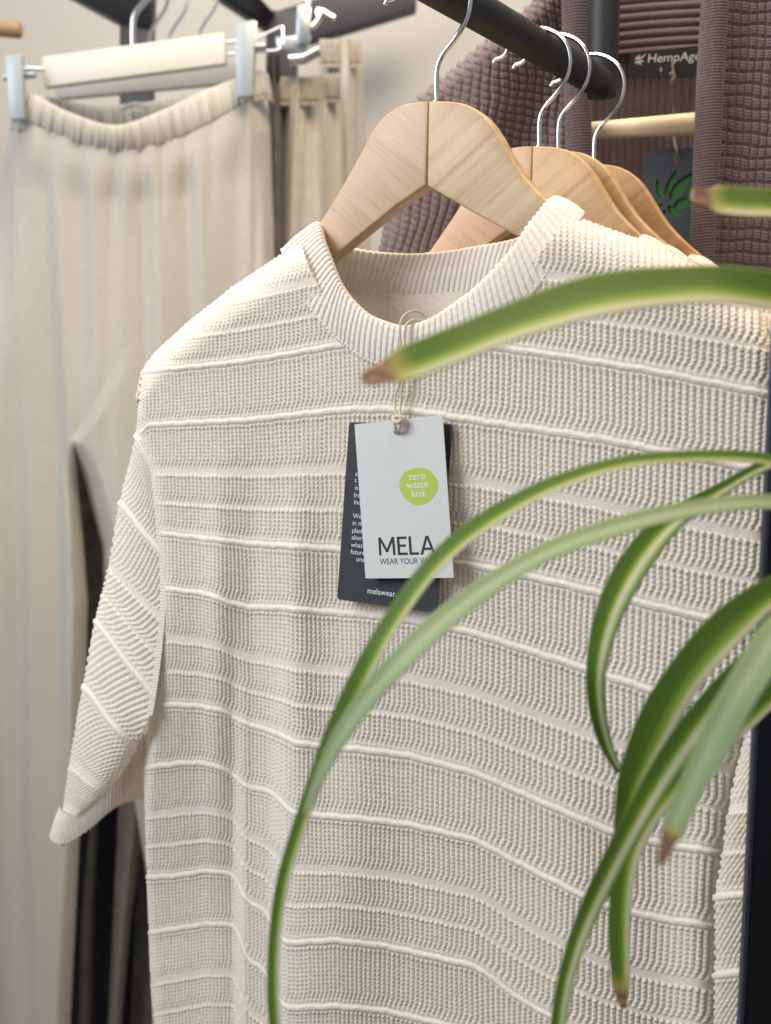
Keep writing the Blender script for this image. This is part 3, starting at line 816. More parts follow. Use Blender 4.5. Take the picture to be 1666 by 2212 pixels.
fw = tag_card('t', [(766, 913), (957, 900), (980, 1244), (791, 1253)], [-.014, -.014, -.019, -.019], None, None, 0)
white_tag = thing('swing_tag', 'off-white swing tag with black lettering and lime green blob on the front sweater', 'tag', tuple(fw[0]))
hx, hy = px_local(fw, 858, 932)
flat_curve('card', [rrect(fw[4], fw[5], .0004), circ(hx, hy, .0022)], fw, M_PAPER, white_tag, .0007)
bl = []
for x, y in ((863, 1050), (866, 1033), (876, 1020), (890, 1013), (905, 1010), (922, 1013), (936, 1022), (946, 1038), (947, 1056), (938, 1072), (926, 1085), (912, 1090), (896, 1090), (880, 1080), (869, 1067)):
    bl.append(px_local(fw, x, y))
bl = [tuple(p) for p in catmull(np.array(bl + bl[:1]), 60)[:-1]]
blob = flat_curve('green_blob', [bl], fw, M_LIME, white_tag, .00004, .0004)
for s_t, x, y in (('zero', 902, 1036), ('waste', 903, 1054), ('knit', 905, 1073)):
    lx, ly = px_local(fw, x, y)
    text('lettering', s_t, lx, ly, .0066, fw, M_WHITEINK, white_tag, .00048, 'CENTER', bold=.00002)
# bold capitals built from strokes: cell height 1, y down, baseline at 0
GL = {'M': (1.18, [[(0, 0), (0.02, -1), (.17, -1), (.52, -.36), (.87, -1), (1.02, -1), (1.04, 0), (.89, 0), (.875, -.72), (.575, -.17), (.465, -.17), (.165, -.72), (.15, 0)]]),
      'E': (.72, [[(0, 0), (0, -1), (.60, -1), (.60, -.865), (.155, -.865), (.155, -.575), (.53, -.575), (.53, -.445), (.155, -.445), (.155, -.135), (.61, -.135), (.61, 0)]]),
      'L': (.66, [[(0, 0), (0, -1), (.155, -1), (.155, -.135), (.58, -.135), (.58, 0)]]),
      'A': (.95, [[(0, 0), (.37, -1), (.54, -1), (.91, 0), (.75, 0), (.665, -.245), (.245, -.245), (.16, 0)], [(.29, -.37), (.62, -.37), (.455, -.84)]])}
x0_, y0_ = px_local(fw, 820, 1200); x1_, y1_ = px_local(fw, 942, 1194)
em = .0118; totw = sum(GL[c][0] for c in 'MELA') - .04
kx = (x1_ - x0_) / totw; cxp = x0_
for c in 'MELA':
    flat_curve('letter', [[(cxp + px * kx, y0_ + py * em) for px, py in lp_] for lp_ in GL[c][1]], fw, M_INK, white_tag, .00006, .0004)
    cxp += GL[c][0] * kx
lx, ly = px_local(fw, 822, 1219)
text('lettering', 'WEAR YOUR VALUES', lx, ly, .0054, fw, M_INK, white_tag, .0004, sx=.90)

# string: loop through the collar, two strands, knot
def ppath(pts): return [pl(np.array(float(x)), np.array(float(y)), np.array(o)) for x, y, o in pts]
st = thing('tag_string', 'twisted natural string looped over the front collar and knotted to the tags', 'string', tuple(pl(np.array(858.), np.array(910.), np.array(-.015))))
def twist(name, pts, r, parent, mat, n=160, pitch=.0022):
    c = catmull(np.array(ppath(pts)), n)
    L = np.r_[0, np.cumsum(np.linalg.norm(np.diff(c, axis=0), axis=1))]
    rr = r * (1 + .16 * np.sin(L / pitch * 2 * np.pi))
    tube(name, c, rr, mat, parent, seg=8)
twist('strand', [(925, 720, .004), (918, 684, .006), (895, 672, -.002), (873, 682, -.010), (864, 705, -.014), (866, 740, -.0145), (872, 800, -.013), (860, 838, -.012), (853, 866, -.013), (857, 902, -.017)], .00075, st, M_STRING)
twist('strand', [(930, 735, .004), (922, 700, .004), (898, 690, -.004), (879, 700, -.011), (873, 722, -.0145), (876, 760, -.0145), (873, 810, -.013), (868, 845, -.012), (865, 880, -.013), (862, 904, -.017)], .00075, st, M_STRING)
twist('knot', [(851, 904, -.016), (858, 899, -.021), (866, 904, -.021), (862, 912, -.022), (852, 910, -.021), (850, 903, -.018), (866, 901, -.019), (866, 910, -.020)], .0011, st, M_STRING, 90)
twist('knot', [(857, 906, -.020), (853, 915, -.021), (855, 926, -.020), (859, 934, -.016), (858, 936, -.010)], .0011, st, M_STRING, 60)
twist('knot', [(862, 906, -.020), (864, 915, -.0205), (863, 926, -.020), (859, 934, -.016)], .0011, st, M_STRING, 60)

# ================================================================== brown cardigan
CY = 0.87
card = thing('waffle_cardigan', 'dark brown chunky waffle knit cardigan hanging open behind the rail', 'cardigan', tuple(py_(np.array(1300.), np.array(900.), np.array(CY))))
def waffle(cx, ry):
    a = np.abs(np.mod(cx, 1) - .5) * 2; b = np.abs(np.mod(ry, 1) - .5) * 2
    A = np.clip(1 - (a / .82) ** 4, 0, 1) ** .5
    B = np.clip(1 - (b / .86) ** 4, 0, 1) ** .5
    st_ = .5 + .5 * np.cos(2 * np.pi * cx * 3)
    return .0034 * A * (.30 + .70 * B) + .0003 * st_ + .0004 * np.cos(2 * np.pi * ry * 4) * A
def sheet(xl, xr, ys, n, m, Yf):
    """rows ys with left/right bounds"""
    yy = np.linspace(ys[0], ys[-1], m)
    L = blur1(np.interp(yy, ys, xl), m / 60, 0); R = blur1(np.interp(yy, ys, xr), m / 60, 0)
    u = np.linspace(0, 1, n)[:, None]
    x = L[None] * (1 - u) + R[None] * u
    y = np.broadcast_to(yy[None], x.shape)
    return x, y, py_(x, y, Yf(x, y)), np.broadcast_to(u, x.shape)
# left front with the shoulder running down to the left
ysl = [-60, 10, 56, 102, 164, 225, 300, 420, 520, 700]
xl_ = [1240, 1150, 1102, 1038, 967, 890, 868, 846, 826, 800]
xr_ = [1216, 1216, 1217, 1217, 1218, 1220, 1222, 1226, 1230, 1236]
xl_[0] = 1196
def YL(x, y):
    return CY + .03 + .00022 * np.clip(1215 - x, 0, 600) ** 1.0 * .35 + .02 * np.sin((x - 850) / 60.) * sst(1150, 900, x) * .4 + .012 * np.sin(x / 48. + y / 120.)
x, y, Pc, u = sheet(xl_, xr_, ysl, 330, 560, YL)
edge = np.clip((x - np.interp(y, ysl, xl_)) / 45, 0, 1)
Pc = py_(x, y, YL(x, y) + .035 * (1 - np.sqrt(np.clip(1 - (1 - edge) ** 2, 0, 1))))
dcol = np.clip(1215 - x, 0, 500)
cxx = .30 * np.sin(y / 87. + x / 140.) + .14 * np.sin(y / 37. + x / 90.) + .08 * np.sin(y / 13. + x / 21.) + (x + .22 * (y - 200) * sst(0, 260, dcol)) / 18.5
ryy = .30 * np.sin(x / 75. - y / 150.) + .14 * np.sin(x / 41. - y / 70.) + .07 * np.sin(x / 11. + y / 19.) + (y + .16 * dcol + .0004 * dcol ** 2) / 16.8
Nn = face_cam(normals(Pc), Pc)
grid('left_front', Pc + Nn * waffle(cxx, ryy)[..., None], M_BROWN, card)
# plackets: fine ribs across
def placket(name, xl, xr, ys, Y0, parent, per=6.5, slope=.10):
    x, y, Pq, u = sheet(xl, xr, ys, 26, 620, lambda x, y: np.full_like(x, Y0))
    Nn = face_cam(normals(Pq), Pq)
    rr = np.sqrt(np.abs(np.cos(np.pi * (y + slope * (x - x[0:1])) / per)))
    bul = .006 * np.sin(np.pi * u) ** .6
    Pq = Pq + Nn * (.0011 * rr + bul)[..., None]
    return grid(name, Pq, M_BROWN_D, parent)
placket('placket', [1211, 1214, 1218, 1222, 1228], [1273, 1275, 1277, 1280, 1284], [-60, 100, 205, 400, 620], CY + .022, card)
placket('placket', [1517, 1514, 1504, 1500, 1489, 1480], [1578, 1575, 1566, 1561, 1545, 1535], [-60, 0, 164, 256, 542, 740], CY - .035, card)
# right front
x, y, Pq, u = sheet([1562, 1554, 1546, 1530, 1520], [1900, 1900, 1900, 1900, 1900], [-60, 164, 256, 542, 740], 330, 640, lambda x, y: CY - .03 + .0 * x)
Pq = py_(x, y, CY - .028 + .00006 * (x - 1560) + .010 * np.cos((x - 1560) / 55.) * .4)
Nn = face_cam(normals(Pq), Pq)
grid('right_front', Pq + Nn * waffle((x + .06 * y) / 17.8 + .08 * np.sin(y / 29. + x / 50.), (y - .06 * (x - 1560)) / 26.0 + .09 * np.sin(x / 33. + y / 60.) + .06 * np.sin(x / 12. + y / 17.))[..., None], M_BROWN, card)
# inside of the back: wide ribs round the neck, upright ribs below
x, y, Pq, u = sheet([1262, 1262], [1530, 1530], [-60, 118], 90, 200, lambda x, y: np.full_like(x, CY + .075))
Nn = face_cam(normals(Pq), Pq)
yy = y + .09 * (x - 1262) - .0002 * (x - 1380) ** 2
rr = np.sqrt(np.abs(np.sin(np.pi * yy / 19.)))
grid('neckband', Pq + Nn * (.0035 * rr + .0004 * np.cos(2 * np.pi * x / 5))[..., None], M_BROWN_D, card)
x, y, Pq, u = sheet([1255, 1255], [1530, 1530], [108, 760], 300, 130, lambda x, y: np.full_like(x, CY + .085))
Nn = face_cam(normals(Pq), Pq)
rr = np.sqrt(np.abs(np.sin(np.pi * (x + .03 * y) / 17.)))
grid('back', Pq + Nn * (.0028 * rr + .0006 * np.cos(2 * np.pi * y / 9) * rr)[..., None], M_BROWN_D, card)
# woven neck label
def frame_Y(corners, Yd):
    c = [py_(np.array(float(x)), np.array(float(y)), np.array(d)) for (x, y), d in zip(corners, Yd)]
    ex = ((c[1] - c[0]) + (c[2] - c[3])) / 2; ey = ((c[3] - c[0]) + (c[2] - c[1])) / 2
    cen = sum(c) / 4; w, h = np.linalg.norm(ex), np.linalg.norm(ey)
    ex /= w; ey /= h
    n = np.cross(ey, ex); n /= np.linalg.norm(n)
    if n @ (CAM - cen) < 0: n = -n
    return cen, ex, ey, n, w, h
fl = frame_Y([(1360, 114), (1536, 97), (1530, 164), (1349, 166)], [CY + .058, CY + .058, CY + .052, CY + .052])
lp = [px_local(fl, *p) for p in ((1362, 114), (1536, 96), (1532, 163), (1480, 167), (1420, 168), (1349, 165))]
lab = flat_curve('neck_label', [lp], fl, M_LABEL, card, .0006)
lx, ly = px_local(fl, 1397, 136)
tx = text('lettering', 'HempAge', lx, ly, .0125, fl, M_LABELTXT, lab, .0005, sx=.98)
lx, ly = px_local(fl, 1424, 155)
text('lettering', 'S', lx, ly, .0058, fl, M_LABELTXT, lab, .0005)
def leaflet(cx, cy, ang, L, w, k=10):
    ca, sa = math.cos(ang), math.sin(ang); pts = []
    for i in range(k + 1):
        t = i / k; ww = w * math.sin(math.pi * t ** .75) ; pts.append((t * L, ww / 2))
    for i in range(k - 1, 0, -1):
        t = i / k; ww = w * math.sin(math.pi * t ** .75); pts.append((t * L, -ww / 2))
    return [(cx + a * ca - b * sa, cy + a * sa + b * ca) for a, b in pts]
lx, ly = px_local(fl, 1379, 131)
LEAFL = [(-45, 1.35), (-85, .85), (-118, .75), (-150, .6), (15, .85), (55, .9), (95, .6), (140, .6)]
flat_curve('leaf_emblem', [leaflet(lx + .0006 * math.cos(math.radians(a)), ly + .0006 * math.sin(math.radians(a)), math.radians(a), .0066 * s, .0014) for a, s in LEAFL], fl, M_LABELTXT, lab, .00004, .0005)
# its hanger's wooden bar and hang tag
a_ = py_(np.array(1262.), np.array(283.), np.array(CY + .045)); b_ = py_(np.array(1530.), np.array(266.), np.array(CY + .005))
dh = thing('dowel_hanger', 'hanger with pale round wooden bar crossing inside the brown cardigan', 'hanger', tuple((a_ + b_) / 2))
tube('bar', np.linspace(a_, b_, 6), np.linspace(.0072, .0100, 6), M_DOWEL, dh, seg=24)
fg = frame_Y([(1398, 324), (1545, 316), (1530, 560), (1368, 560)], [CY + .035, CY + .020, CY + .020, CY + .035])
ht = thing('hang_tag', 'slate grey hang tag with green leaf cut-outs on the brown cardigan', 'tag', tuple(fg[0]))
out = [px_local(fg, *p) for p in ((1403, 324), (1394, 336), (1382, 410), (1374, 480), (1366, 560), (1530, 560), (1540, 330), (1532, 318))]
cx, cy = px_local(fg, 1436, 437)
pxm = 1.0 / F * (CY + .03)
def lf(ax, ay, bx, by, w):
    x0, y0 = px_local(fg, ax, ay); x1, y1 = px_local(fg, bx, by)
    return leaflet(x0, y0, math.atan2(y1 - y0, x1 - x0), math.hypot(x1 - x0, y1 - y0), w * pxm)
cuts = [lf(1446, 432, 1497, 371, 26), lf(1454, 447, 1502, 430, 22), lf(1436, 422, 1463, 362, 13), lf(1431, 433, 1418, 386, 13), lf(1421, 439, 1396, 420, 11), lf(1432, 440, 1402, 468, 12), lf(1436, 452, 1432, 490, 12), lf(1442, 446, 1478, 474, 16)]
hx, hy = px_local(fg, 1459, 345)
flat_curve('card', [out, circ(hx, hy, .0045)] + cuts, fg, M_GREYCARD, ht, .0014)
gx, gy = px_local(fg, 1448, 430)
flat_curve('green_backing', [rrect(.048, .058, .004)], (fg[0] + fg[1] * gx + fg[2] * gy, *fg[1:]), M_GREENINK, ht, .0005, -.0016)
def ypath(pts): return [py_(np.array(float(x)), np.array(float(y)), np.array(d)) for x, y, d in pts]
c_ = catmull(np.array(ypath([(1452, 136, CY + .052), (1455, 160, CY + .048), (1452, 175, CY + .047), (1454, 200, CY + .052), (1455, 240, CY + .058), (1456, 300, CY + .045), (1461, 322, CY + .030), (1464, 328, CY + .022), (1459, 345, CY + .030)])), 120)
tube('cord', c_, .0010, M_STRINGD, ht, seg=8)
c_ = catmull(np.array(ypath([(1448, 162, CY + .047), (1453, 158, CY + .044), (1457, 166, CY + .043), (1453, 176, CY + .043), (1457, 182, CY + .045), (1452, 186, CY + .046)])), 60)
tube('knot', c_, .0017, M_STRINGD, ht, seg=8)

# ================================================================== linen trousers on clip hangers
TY = 1.64
def cloth(name, xl, xr, ys, n, m, Yf, mat, parent, foldf=None):
    x, y, Pq, u = sheet(xl, xr, ys, n, m, Yf)
    if foldf is not None:
        Pq = py_(x, foldf(x, y), Yf(x, y))
    return grid(name, Pq, mat, parent)
tr = thing('linen_trousers', 'natural linen trousers with gathered elastic waistband clipped to the white bar hanger', 'trousers', tuple(py_(np.array(200.), np.array(2212.), np.array(TY))), 'pale trousers on clip hangers')
def gath(x, y):
    d = np.clip((y - 300) / 1000., 0, 1)
    w = x + 10 * np.sin(y / 300.) + 14 * d * np.sin(x / 60.)
    a = -.005 * np.abs(np.sin(x / 19. + .3 + .8 * np.sin(x / 55.))) * (1 - sst(.02, .22, d))
    lines = np.array([-60., 24., 112., 182., 250., 330., 425., 520., 560., 640.])      # left-facing fold edges
    lean = np.array([30., 25., 24., 10., -8., 22., 6., -4., 4., 0.])
    tt = np.clip((y - 420) / 900., -.2, 1.6)
    out = np.zeros_like(x) + 0.0
    amp = np.array([.03, .03, .036, .020, .030, .034, .026, .03, .02, .02])
    for k in range(len(lines)):
        lx_ = lines[k] + lean[k] * tt
        lx_ = lx_ + 7 * np.sin(y / (170. + 23 * k) + 1.7 * k)
        dd = x - lx_; wd = 20. + 5 * np.sin(3.1 * k); wk = .62 + .30 * np.sin(y / (260. + 37 * k) + 2.3 * k)
        out = out + amp[k] * (wk * (sst(wd, -wd, dd) * np.exp(np.minimum(dd, 0) / 46.) - .55 * sst(-wd, wd, dd) * np.exp(-np.maximum(dd, 0) / 50.)))
    c = .016 * np.sin(x / 75. + 1.2) * sst(.1, .6, d)
    ho = np.interp(x, [20, 75, 190, 300, 400, 470, 540, 600], [.03, 0, -.02, -.02, -.015, -.01, 0, .04]) * (1 - sst(330, 800, y)) - .006 * (1 - sst(300, 420, y))
    return a + .7 * out * sst(.0, .12, d) + c + ho
bb_x = [-80, 20, 75, 190, 300, 400, 470, 540, 575, 620]; bb_y = [275, 275, 275, 316, 322, 298, 262, 218, 206, 206]
def hip(x, y): return y + (np.interp(x, bb_x, bb_y) - 274) * (1 - sst(270, 560, y))
# hip and both legs from one cut of cloth, parted below the crotch
ysA = [270, 340, 500, 700, 850, 950, 1300, 1700, 2212, 2350]
yg = np.r_[np.linspace(270, 960, 150), np.linspace(965, 2350, 200)]
lA = np.interp(yg, ysA, [24, 10, -10, -40, -50, -60, -50, -30, -10, 0]); rA = np.interp(yg, ysA, [566, 590, 600, 596, 592, 590, 580, 570, 560, 560])
# columns gather at the crotch so that the slit opens along one grid line
xm0 = 158.
wl_ = np.interp(yg, [900, 952, 1000, 1180, 1300, 1700, 1850, 2212, 2350], [158, 158, 164, 181, 190, 178, 170, 152, 148])
wr_ = np.interp(yg, [900, 952, 1000, 1180, 1300, 1700, 2212, 2350], [158, 158, 174, 222, 226, 286, 370, 390])
nL, nR = 150, 250
def leg_sheet(name, a, b, n, side):
    u = np.linspace(0, 1, n)[:, None]
    x = a[None] * (1 - u) + b[None] * u
    y = np.broadcast_to(yg[None], x.shape)
    open_ = sst(950, 1060, y)
    if side < 0:
        dsl = (b[None] - x)
        curl = .07 * np.clip(1 - dsl / 34., 0, 1) ** 2 * open_ + .05 * np.clip(1 - (x - a[None]) / 60., 0, 1) ** 2
    else:
        dsl = (x - a[None])
        curl = .09 * np.clip(1 - dsl / 40., 0, 1) ** 2 * open_ + .06 * np.clip(1 - (b[None] - x) / 40., 0, 1) ** 2
    # crease running up to the right from the crotch
    dg = x - (158 + 142 * (np.maximum(952 - y, 0) / 252.) ** .75)
    cr_ = .004 * np.exp(-np.abs(dg) / 30.) * sst(700, 880, y) * (1 - sst(950, 1000, y)) * np.where(dg < 0, 1, -1) * sst(0, 18, np.abs(dg))
    P = py_(x, hip(x, y), TY + gath(x, y) + curl + cr_)
    grid(name, P, M_LINEN, tr)
leg_sheet('left_leg', lA, wl_, nL, -1)
leg_sheet('right_leg', wr_, rA, nR, 1)
# waistband: gathered elastic, front and back
def band(name, top, bot, off, mat, parent, per=11., amp=.0045, n=420, bg=.010):
    T = catmull(np.array([(x, y, o) for x, y, o in top], float), n); B = catmull(np.array([(x, y, o) for x, y, o in bot], float), n)
    b = np.linspace(0, 1, 26)
    x = T[:, 0:1] * (1 - b) + B[:, 0:1] * b; y = T[:, 1:2] * (1 - b) + B[:, 1:2] * b; o = T[:, 2:3] * (1 - b) + B[:, 2:3] * b
    i = np.arange(n)[:, None] / n * 60
    g = amp * (np.sin(i * 2.1 + 1.3 * np.sin(i * .7)) * .6 + .4 * np.sin(i * 4.7 + b * 2)) * (.35 + .65 * np.sin(np.pi * b) ** .5)
    bul = -bg * np.sin(np.pi * b) ** .6 + .003 * np.exp(-((b - .86) / .03) ** 2)
    P = py_(x, y, TY + off + o + g + bul)
    return grid(name, P, mat, parent)
band('waistband', [(36, 214, .03), (62, 200, .0), (150, 242, -.03), (250, 270, -.04), (350, 238, -.03), (430, 200, -.015), (512, 168, 0), (560, 150, .02), (580, 160, .05)],
     [(20, 282, .03), (75, 282, .0), (190, 326, -.02), (300, 334, -.02), (400, 308, -.015), (470, 272, -.01), (540, 228, 0), (575, 215, .02), (592, 225, .05)], 0, M_LINEN, tr)
band('waistband_back', [(55, 200, .0), (120, 212, .05), (200, 226, .08), (300, 222, .085), (400, 205, .08), (480, 185, .05), (520, 168, .01)],
     [(60, 240, .01), (130, 275, .06), (200, 300, .09), (300, 300, .095), (400, 280, .09), (480, 250, .06), (530, 220, .02)], 0, M_LINEN2, tr)
c_ = catmull(np.array(ypath([(262, 236, TY + .06), (285, 226, TY + .05), (310, 228, TY + .045), (322, 240, TY + .05)])), 30)
tube('drawstring', c_, .004, M_LINEN, tr, seg=8)

def slab(name, quad, Y0, depth, mat, parent, bevel=.002):
    f = [py_(np.array(float(x)), np.array(float(y)), np.array(Y0 if np.isscalar(Y0) else Y0[i])) for i, (x, y) in enumerate(quad)]
    return box8(name, f, [p + np.array([0, depth, 0]) for p in f], mat, parent, bevel)
ch = thing('clip_hanger', 'cream flat bar hanger with two grey clips holding the front linen trousers', 'hanger', tuple(py_(np.array(290.), np.array(140.), np.array(TY))), 'trouser clip hangers')
slab('bar', [(91, 122), (484, 69), (488, 137), (95, 188)], [TY + .02, TY - .01, TY - .01, TY + .02], .016, M_WHITEBAR, ch)
def clip(parent, quad, Y0):
    slab('clip', quad, Y0, .012, M_CLIP, parent, .0015)
    xs = [q[0] for q in quad]; yc = sum(q[1] for q in quad) / 4
    slab('clip_back', [(q[0] + 4, q[1] + 3) for q in quad], Y0 + .030, .006, M_STEEL, parent, .001)
    p = ypath([(min(xs), yc - 20, Y0 + .02), (max(xs) + 24, yc - 26, Y0 + .02)])
    tube('spring', p, .006, M_STEEL, parent, seg=12)
clip(ch, [(10, 119), (45, 117), (53, 255), (22, 258)], TY - .02)
clip(ch, [(510, 50), (550, 42), (546, 206), (511, 210)], TY - .035)
c_ = ypath([(484, 92, TY), (520, 88, TY), (560, 80, TY), (604, 60, TY), (612, 64, TY), (608, 104, TY), (560, 112, TY), (486, 118, TY)])
tube('wire_frame', catmull(np.array(c_), 60), .0022, M_CHROME, ch, seg=8)
c_ = ypath([(40, 150, TY + .01), (70, 148, TY + .01), (95, 150, TY + .02)])
tube('wire_frame', c_, .003, M_STEEL, ch, seg=8)
hk = [(288, 128, TY + .01), (287, 60, TY + .01), (292, 30, TY + .01), (312, 5, TY + .01), (335, -20, TY + .01), (340, -50, TY + .01), (310, -75, TY + .01), (280, -60, TY + .01)]
tube('hook', catmull(np.array(ypath(hk)), 50), .0048, M_CHROME, ch, seg=10)
ch2 = thing('clip_hanger', 'grey bar hanger just behind and below the cream bar hanger', 'hanger', tuple(py_(np.array(290.), np.array(200.), np.array(TY + .14))), 'trouser clip hangers')
slab('bar', [(120, 172), (512, 120), (512, 178), (120, 214)], TY + .16, .014, mat_new('grey_enamel', (.33, .33, .32), .4), ch2)
for x0, y0 in ((325, 70), (366, 76), (432, 66)):
    hk = [(x0 - 6, y0 + 70, TY + .16), (x0 - 2, y0 + 10, TY + .16), (x0 + 12, y0 - 20, TY + .16), (x0 + 34, y0 - 55, TY + .16), (x0 + 42, y0 - 100, TY + .16)]
    if x0 == 325:
        tube('hook', catmull(np.array(ypath(hk)), 40), .0035, M_CHROME, ch2, seg=8)
    else:
        lb = {366: 'thin steel hook of a hidden hanger, left of two above the cream bar', 432: 'thin steel hook of a hidden hanger, right of two above the cream bar'}[x0]
        o = tube('hanger_hook', catmull(np.array(ypath(hk)), 40), .0032, M_STEEL, None, seg=8)
        tag(o, lb, 'hook', 'hooks of hidden hangers')
ch3 = thing('clip_hanger', 'chrome clip hanger gripping the folded trousers beside the wall', 'hanger', tuple(py_(np.array(660.), np.array(90.), np.array(TY + .1))), 'trouser clip hangers')
slab('clip', [(642, 12), (672, 8), (668, 88), (640, 94)], TY + .06, .010, M_STEEL, ch3, .001)
slab('clip_foot', [(596, 80), (672, 74), (664, 112), (600, 104)], TY + .08, .010, M_STEEL, ch3, .001)
tube('spring', ypath([(690, 110, TY + .07), (655, 128, TY + .07), (625, 130, TY + .07)]), .009, M_CHROME, ch3, seg=12)
tube('lever', catmull(np.array(ypath([(675, 60, TY + .07), (690, 40, TY + .07), (688, 22, TY + .07), (722, 40, TY + .07)])), 30), .005, M_CHROME, ch3, seg=8)
c_ = ypath([(668, 12, TY + .06), (664, -20, TY + .06), (680, -60, TY + .06)])
tube('hook', catmull(np.array(c_), 20), .004, M_CHROME, ch3, seg=8)

def folded(label, xl, xr, ys, Y0, mat, folds, seed):
    t = thing('linen_trousers', label, 'trousers', tuple(py_(np.array((xl[-1] + xr[-1]) / 2.), np.array(float(ys[-1])), np.array(Y0))), 'pale trousers on clip hangers')
    def Yf(x, y):
        l = np.interp(y, ys, xl); r = np.interp(y, ys, xr); u = (x - l) / (r - l)
        return Y0 + .05 * np.abs(2 * u - 1) ** 3 + .012 * np.sin(u * folds * 2 * np.pi + seed + y / 300.) + .004 * np.sin(u * 40 + y / 40.) * np.exp(-(y - ys[0]) / 120.)
    cloth('leg', xl, xr, ys, 120, 160, Yf, mat, t)
    yb = ys[0]
    T = [(xl[0] + (xr[0] - xl[0]) * k / 6., yb, 0) for k in range(7)]; B = [(xl[0] - 2 + (xr[0] - xl[0] + 4) * k / 6., yb + 62, 0) for k in range(7)]
    band('waistband', T, B, Y0 - TY - .004, mat, t, amp=.005, n=160, bg=.002)
    return t
folded('sand linen trousers folded edge-on just right of the front linen trousers', [600, 598, 592, 590], [690, 700, 712, 720], [166, 300, 620, 2300], TY + .10, M_LINEN2, 1.6, 0)
folded('narrow sand linen trousers, middle of the folded ones behind the sweater shoulder', [678, 682, 690, 696], [734, 742, 752, 756], [160, 300, 620, 2300], TY + .17, M_LINEN2, 1.2, 2)
folded('sand linen trousers hanging highest, nearest the bare wall', [690, 694, 712, 720], [778, 786, 806, 812], [84, 170, 620, 2300], TY + .24, M_LINEN2, 1.7, 4)

folded('dark grey trousers edge, narrow strip between the front linen trousers and the folded ones', [576, 580, 588, 592], [604, 612, 620, 620], [116, 260, 620, 2300], TY + .07, M_GREYC, 1.0, 1)
# dark clothes low on the left, seen between trousers and sweater
def strip(name, label, cat, xl, xr, ys, Y0, mat, seed):
    t = thing(name, label, cat, tuple(py_(np.array((xl[-1] + xr[-1]) / 2.), np.array(float(ys[-1])), np.array(Y0))), 'dark garments hanging low on the left')
    def Yf(x, y):
        l = np.interp(y, ys, xl); r = np.interp(y, ys, xr); u = (x - l) / (r - l)
        return Y0 + .04 * np.abs(2 * u - 1) ** 2.5 + .010 * np.sin(u * 9 + seed + y / 500.)
    cloth('leg', xl, xr, ys, 60, 60, Yf, mat, t)
    return t
ysD = [1500, 1750, 2000, 2350]
strip('black_trousers', 'black trousers hanging between the pale trousers and the front sweater', 'trousers', [120, 130, 130, 130], [360, 380, 420, 460], [930, 1750, 2000, 2350], TY + .27, M_BLACKC, 0)
strip('grey_trousers', 'dark grey trousers leg left of the black gap under the sleeve', 'trousers', [140, 180, 196, 176, 168], [262, 250, 214, 202, 196], [930, 1500, 1750, 2000, 2350], TY + .16, M_GREYC, 1)
strip('taupe_trousers', 'taupe trousers leg hanging right of the black gap under the sleeve', 'trousers', [264, 256, 244, 226], [330, 318, 282, 250], ysD, TY + .12, M_TAUPE, 2)
strip('charcoal_trousers', 'charcoal trousers leg at the bottom against the sweater edge', 'trousers', [300, 300, 292, 276], [380, 380, 380, 370], ysD, TY + .18, M_GREYC, 3)

# ================================================================== dark display rack and bits behind
rk = thing('display_rack', 'dark grey steel display rack frame behind the linen trousers', 'rack', tuple(py_(np.array(290.), np.array(120.), np.array(1.75))))
def beam(quad, Y, depth=.04):
    f = [py_(np.array(float(x)), np.array(float(y)), np.array(Yv)) for (x, y), Yv in zip(quad, Y)]
    return box8('beam', f, [p + np.array([0, depth, .0]) for p in f], M_BEAM, rk, .002)
beam([(60, -60), (330, -60), (326, 60), (258, 47)], [1.920, 1.920, 1.980, 1.980])
beam([(258, 40), (326, 40), (324, 420), (258, 420)], [1.985] * 4)
beam([(390, -60), (512, -60), (596, 30), (575, 62)], [1.920, 1.920, 2.120, 2.120])
beam([(575, 20), (642, 24), (640, 200), (574, 200)], [2.120] * 4)
beam([(575, 30), (900, -70), (900, 16), (640, 94)], [2.130, 2.130, 2.130, 2.130])
wr = thing('wooden_rod', 'end of a round light wood rod at the left edge of the picture', 'rod', tuple(py_(np.array(0.), np.array(62.), np.array(1.6))))
tube('rod_end', ypath([(-90, 56, 1.82), (20, 63, 1.8), (42, 65, 1.798), (46, 65, 1.798)]), [.014, .014, .014, .011], mat_new('oiled_oak', (.42, .27, .15), .5), wr, seg=20)

# black upright in front, right edge of the picture
pb = thing('display_upright', 'black flat upright panel at the right edge, in front of the sweater', 'panel', tuple(py_(np.array(1650.), np.array(2300.), np.array(.43))))
Lb, Lt = ph(np.array(1602.), np.array(2150.), 1.40 - .27), None
x0 = py_(np.array(1603.), np.array(2150.), np.array(.43))[0]
zt, zb = 1.62, 0.95
def vbox(name, xa, xb, ya, yb, mat, bev=.0012):
    f = [np.array([xa, ya, zb]), np.array([xb, ya, zb]), np.array([xb, ya, zt]), np.array([xa, ya, zt])]
    b = [p + np.array([0, yb - ya, 0]) for p in f]
    return box8(name, f, b, mat, pb, bev)
vbox('panel', x0 + .0024, x0 + .12, .430, .436, M_POST)
vbox('edge_trim', x0, x0 + .0022, .4305, .4355, M_POSTE, .0005)

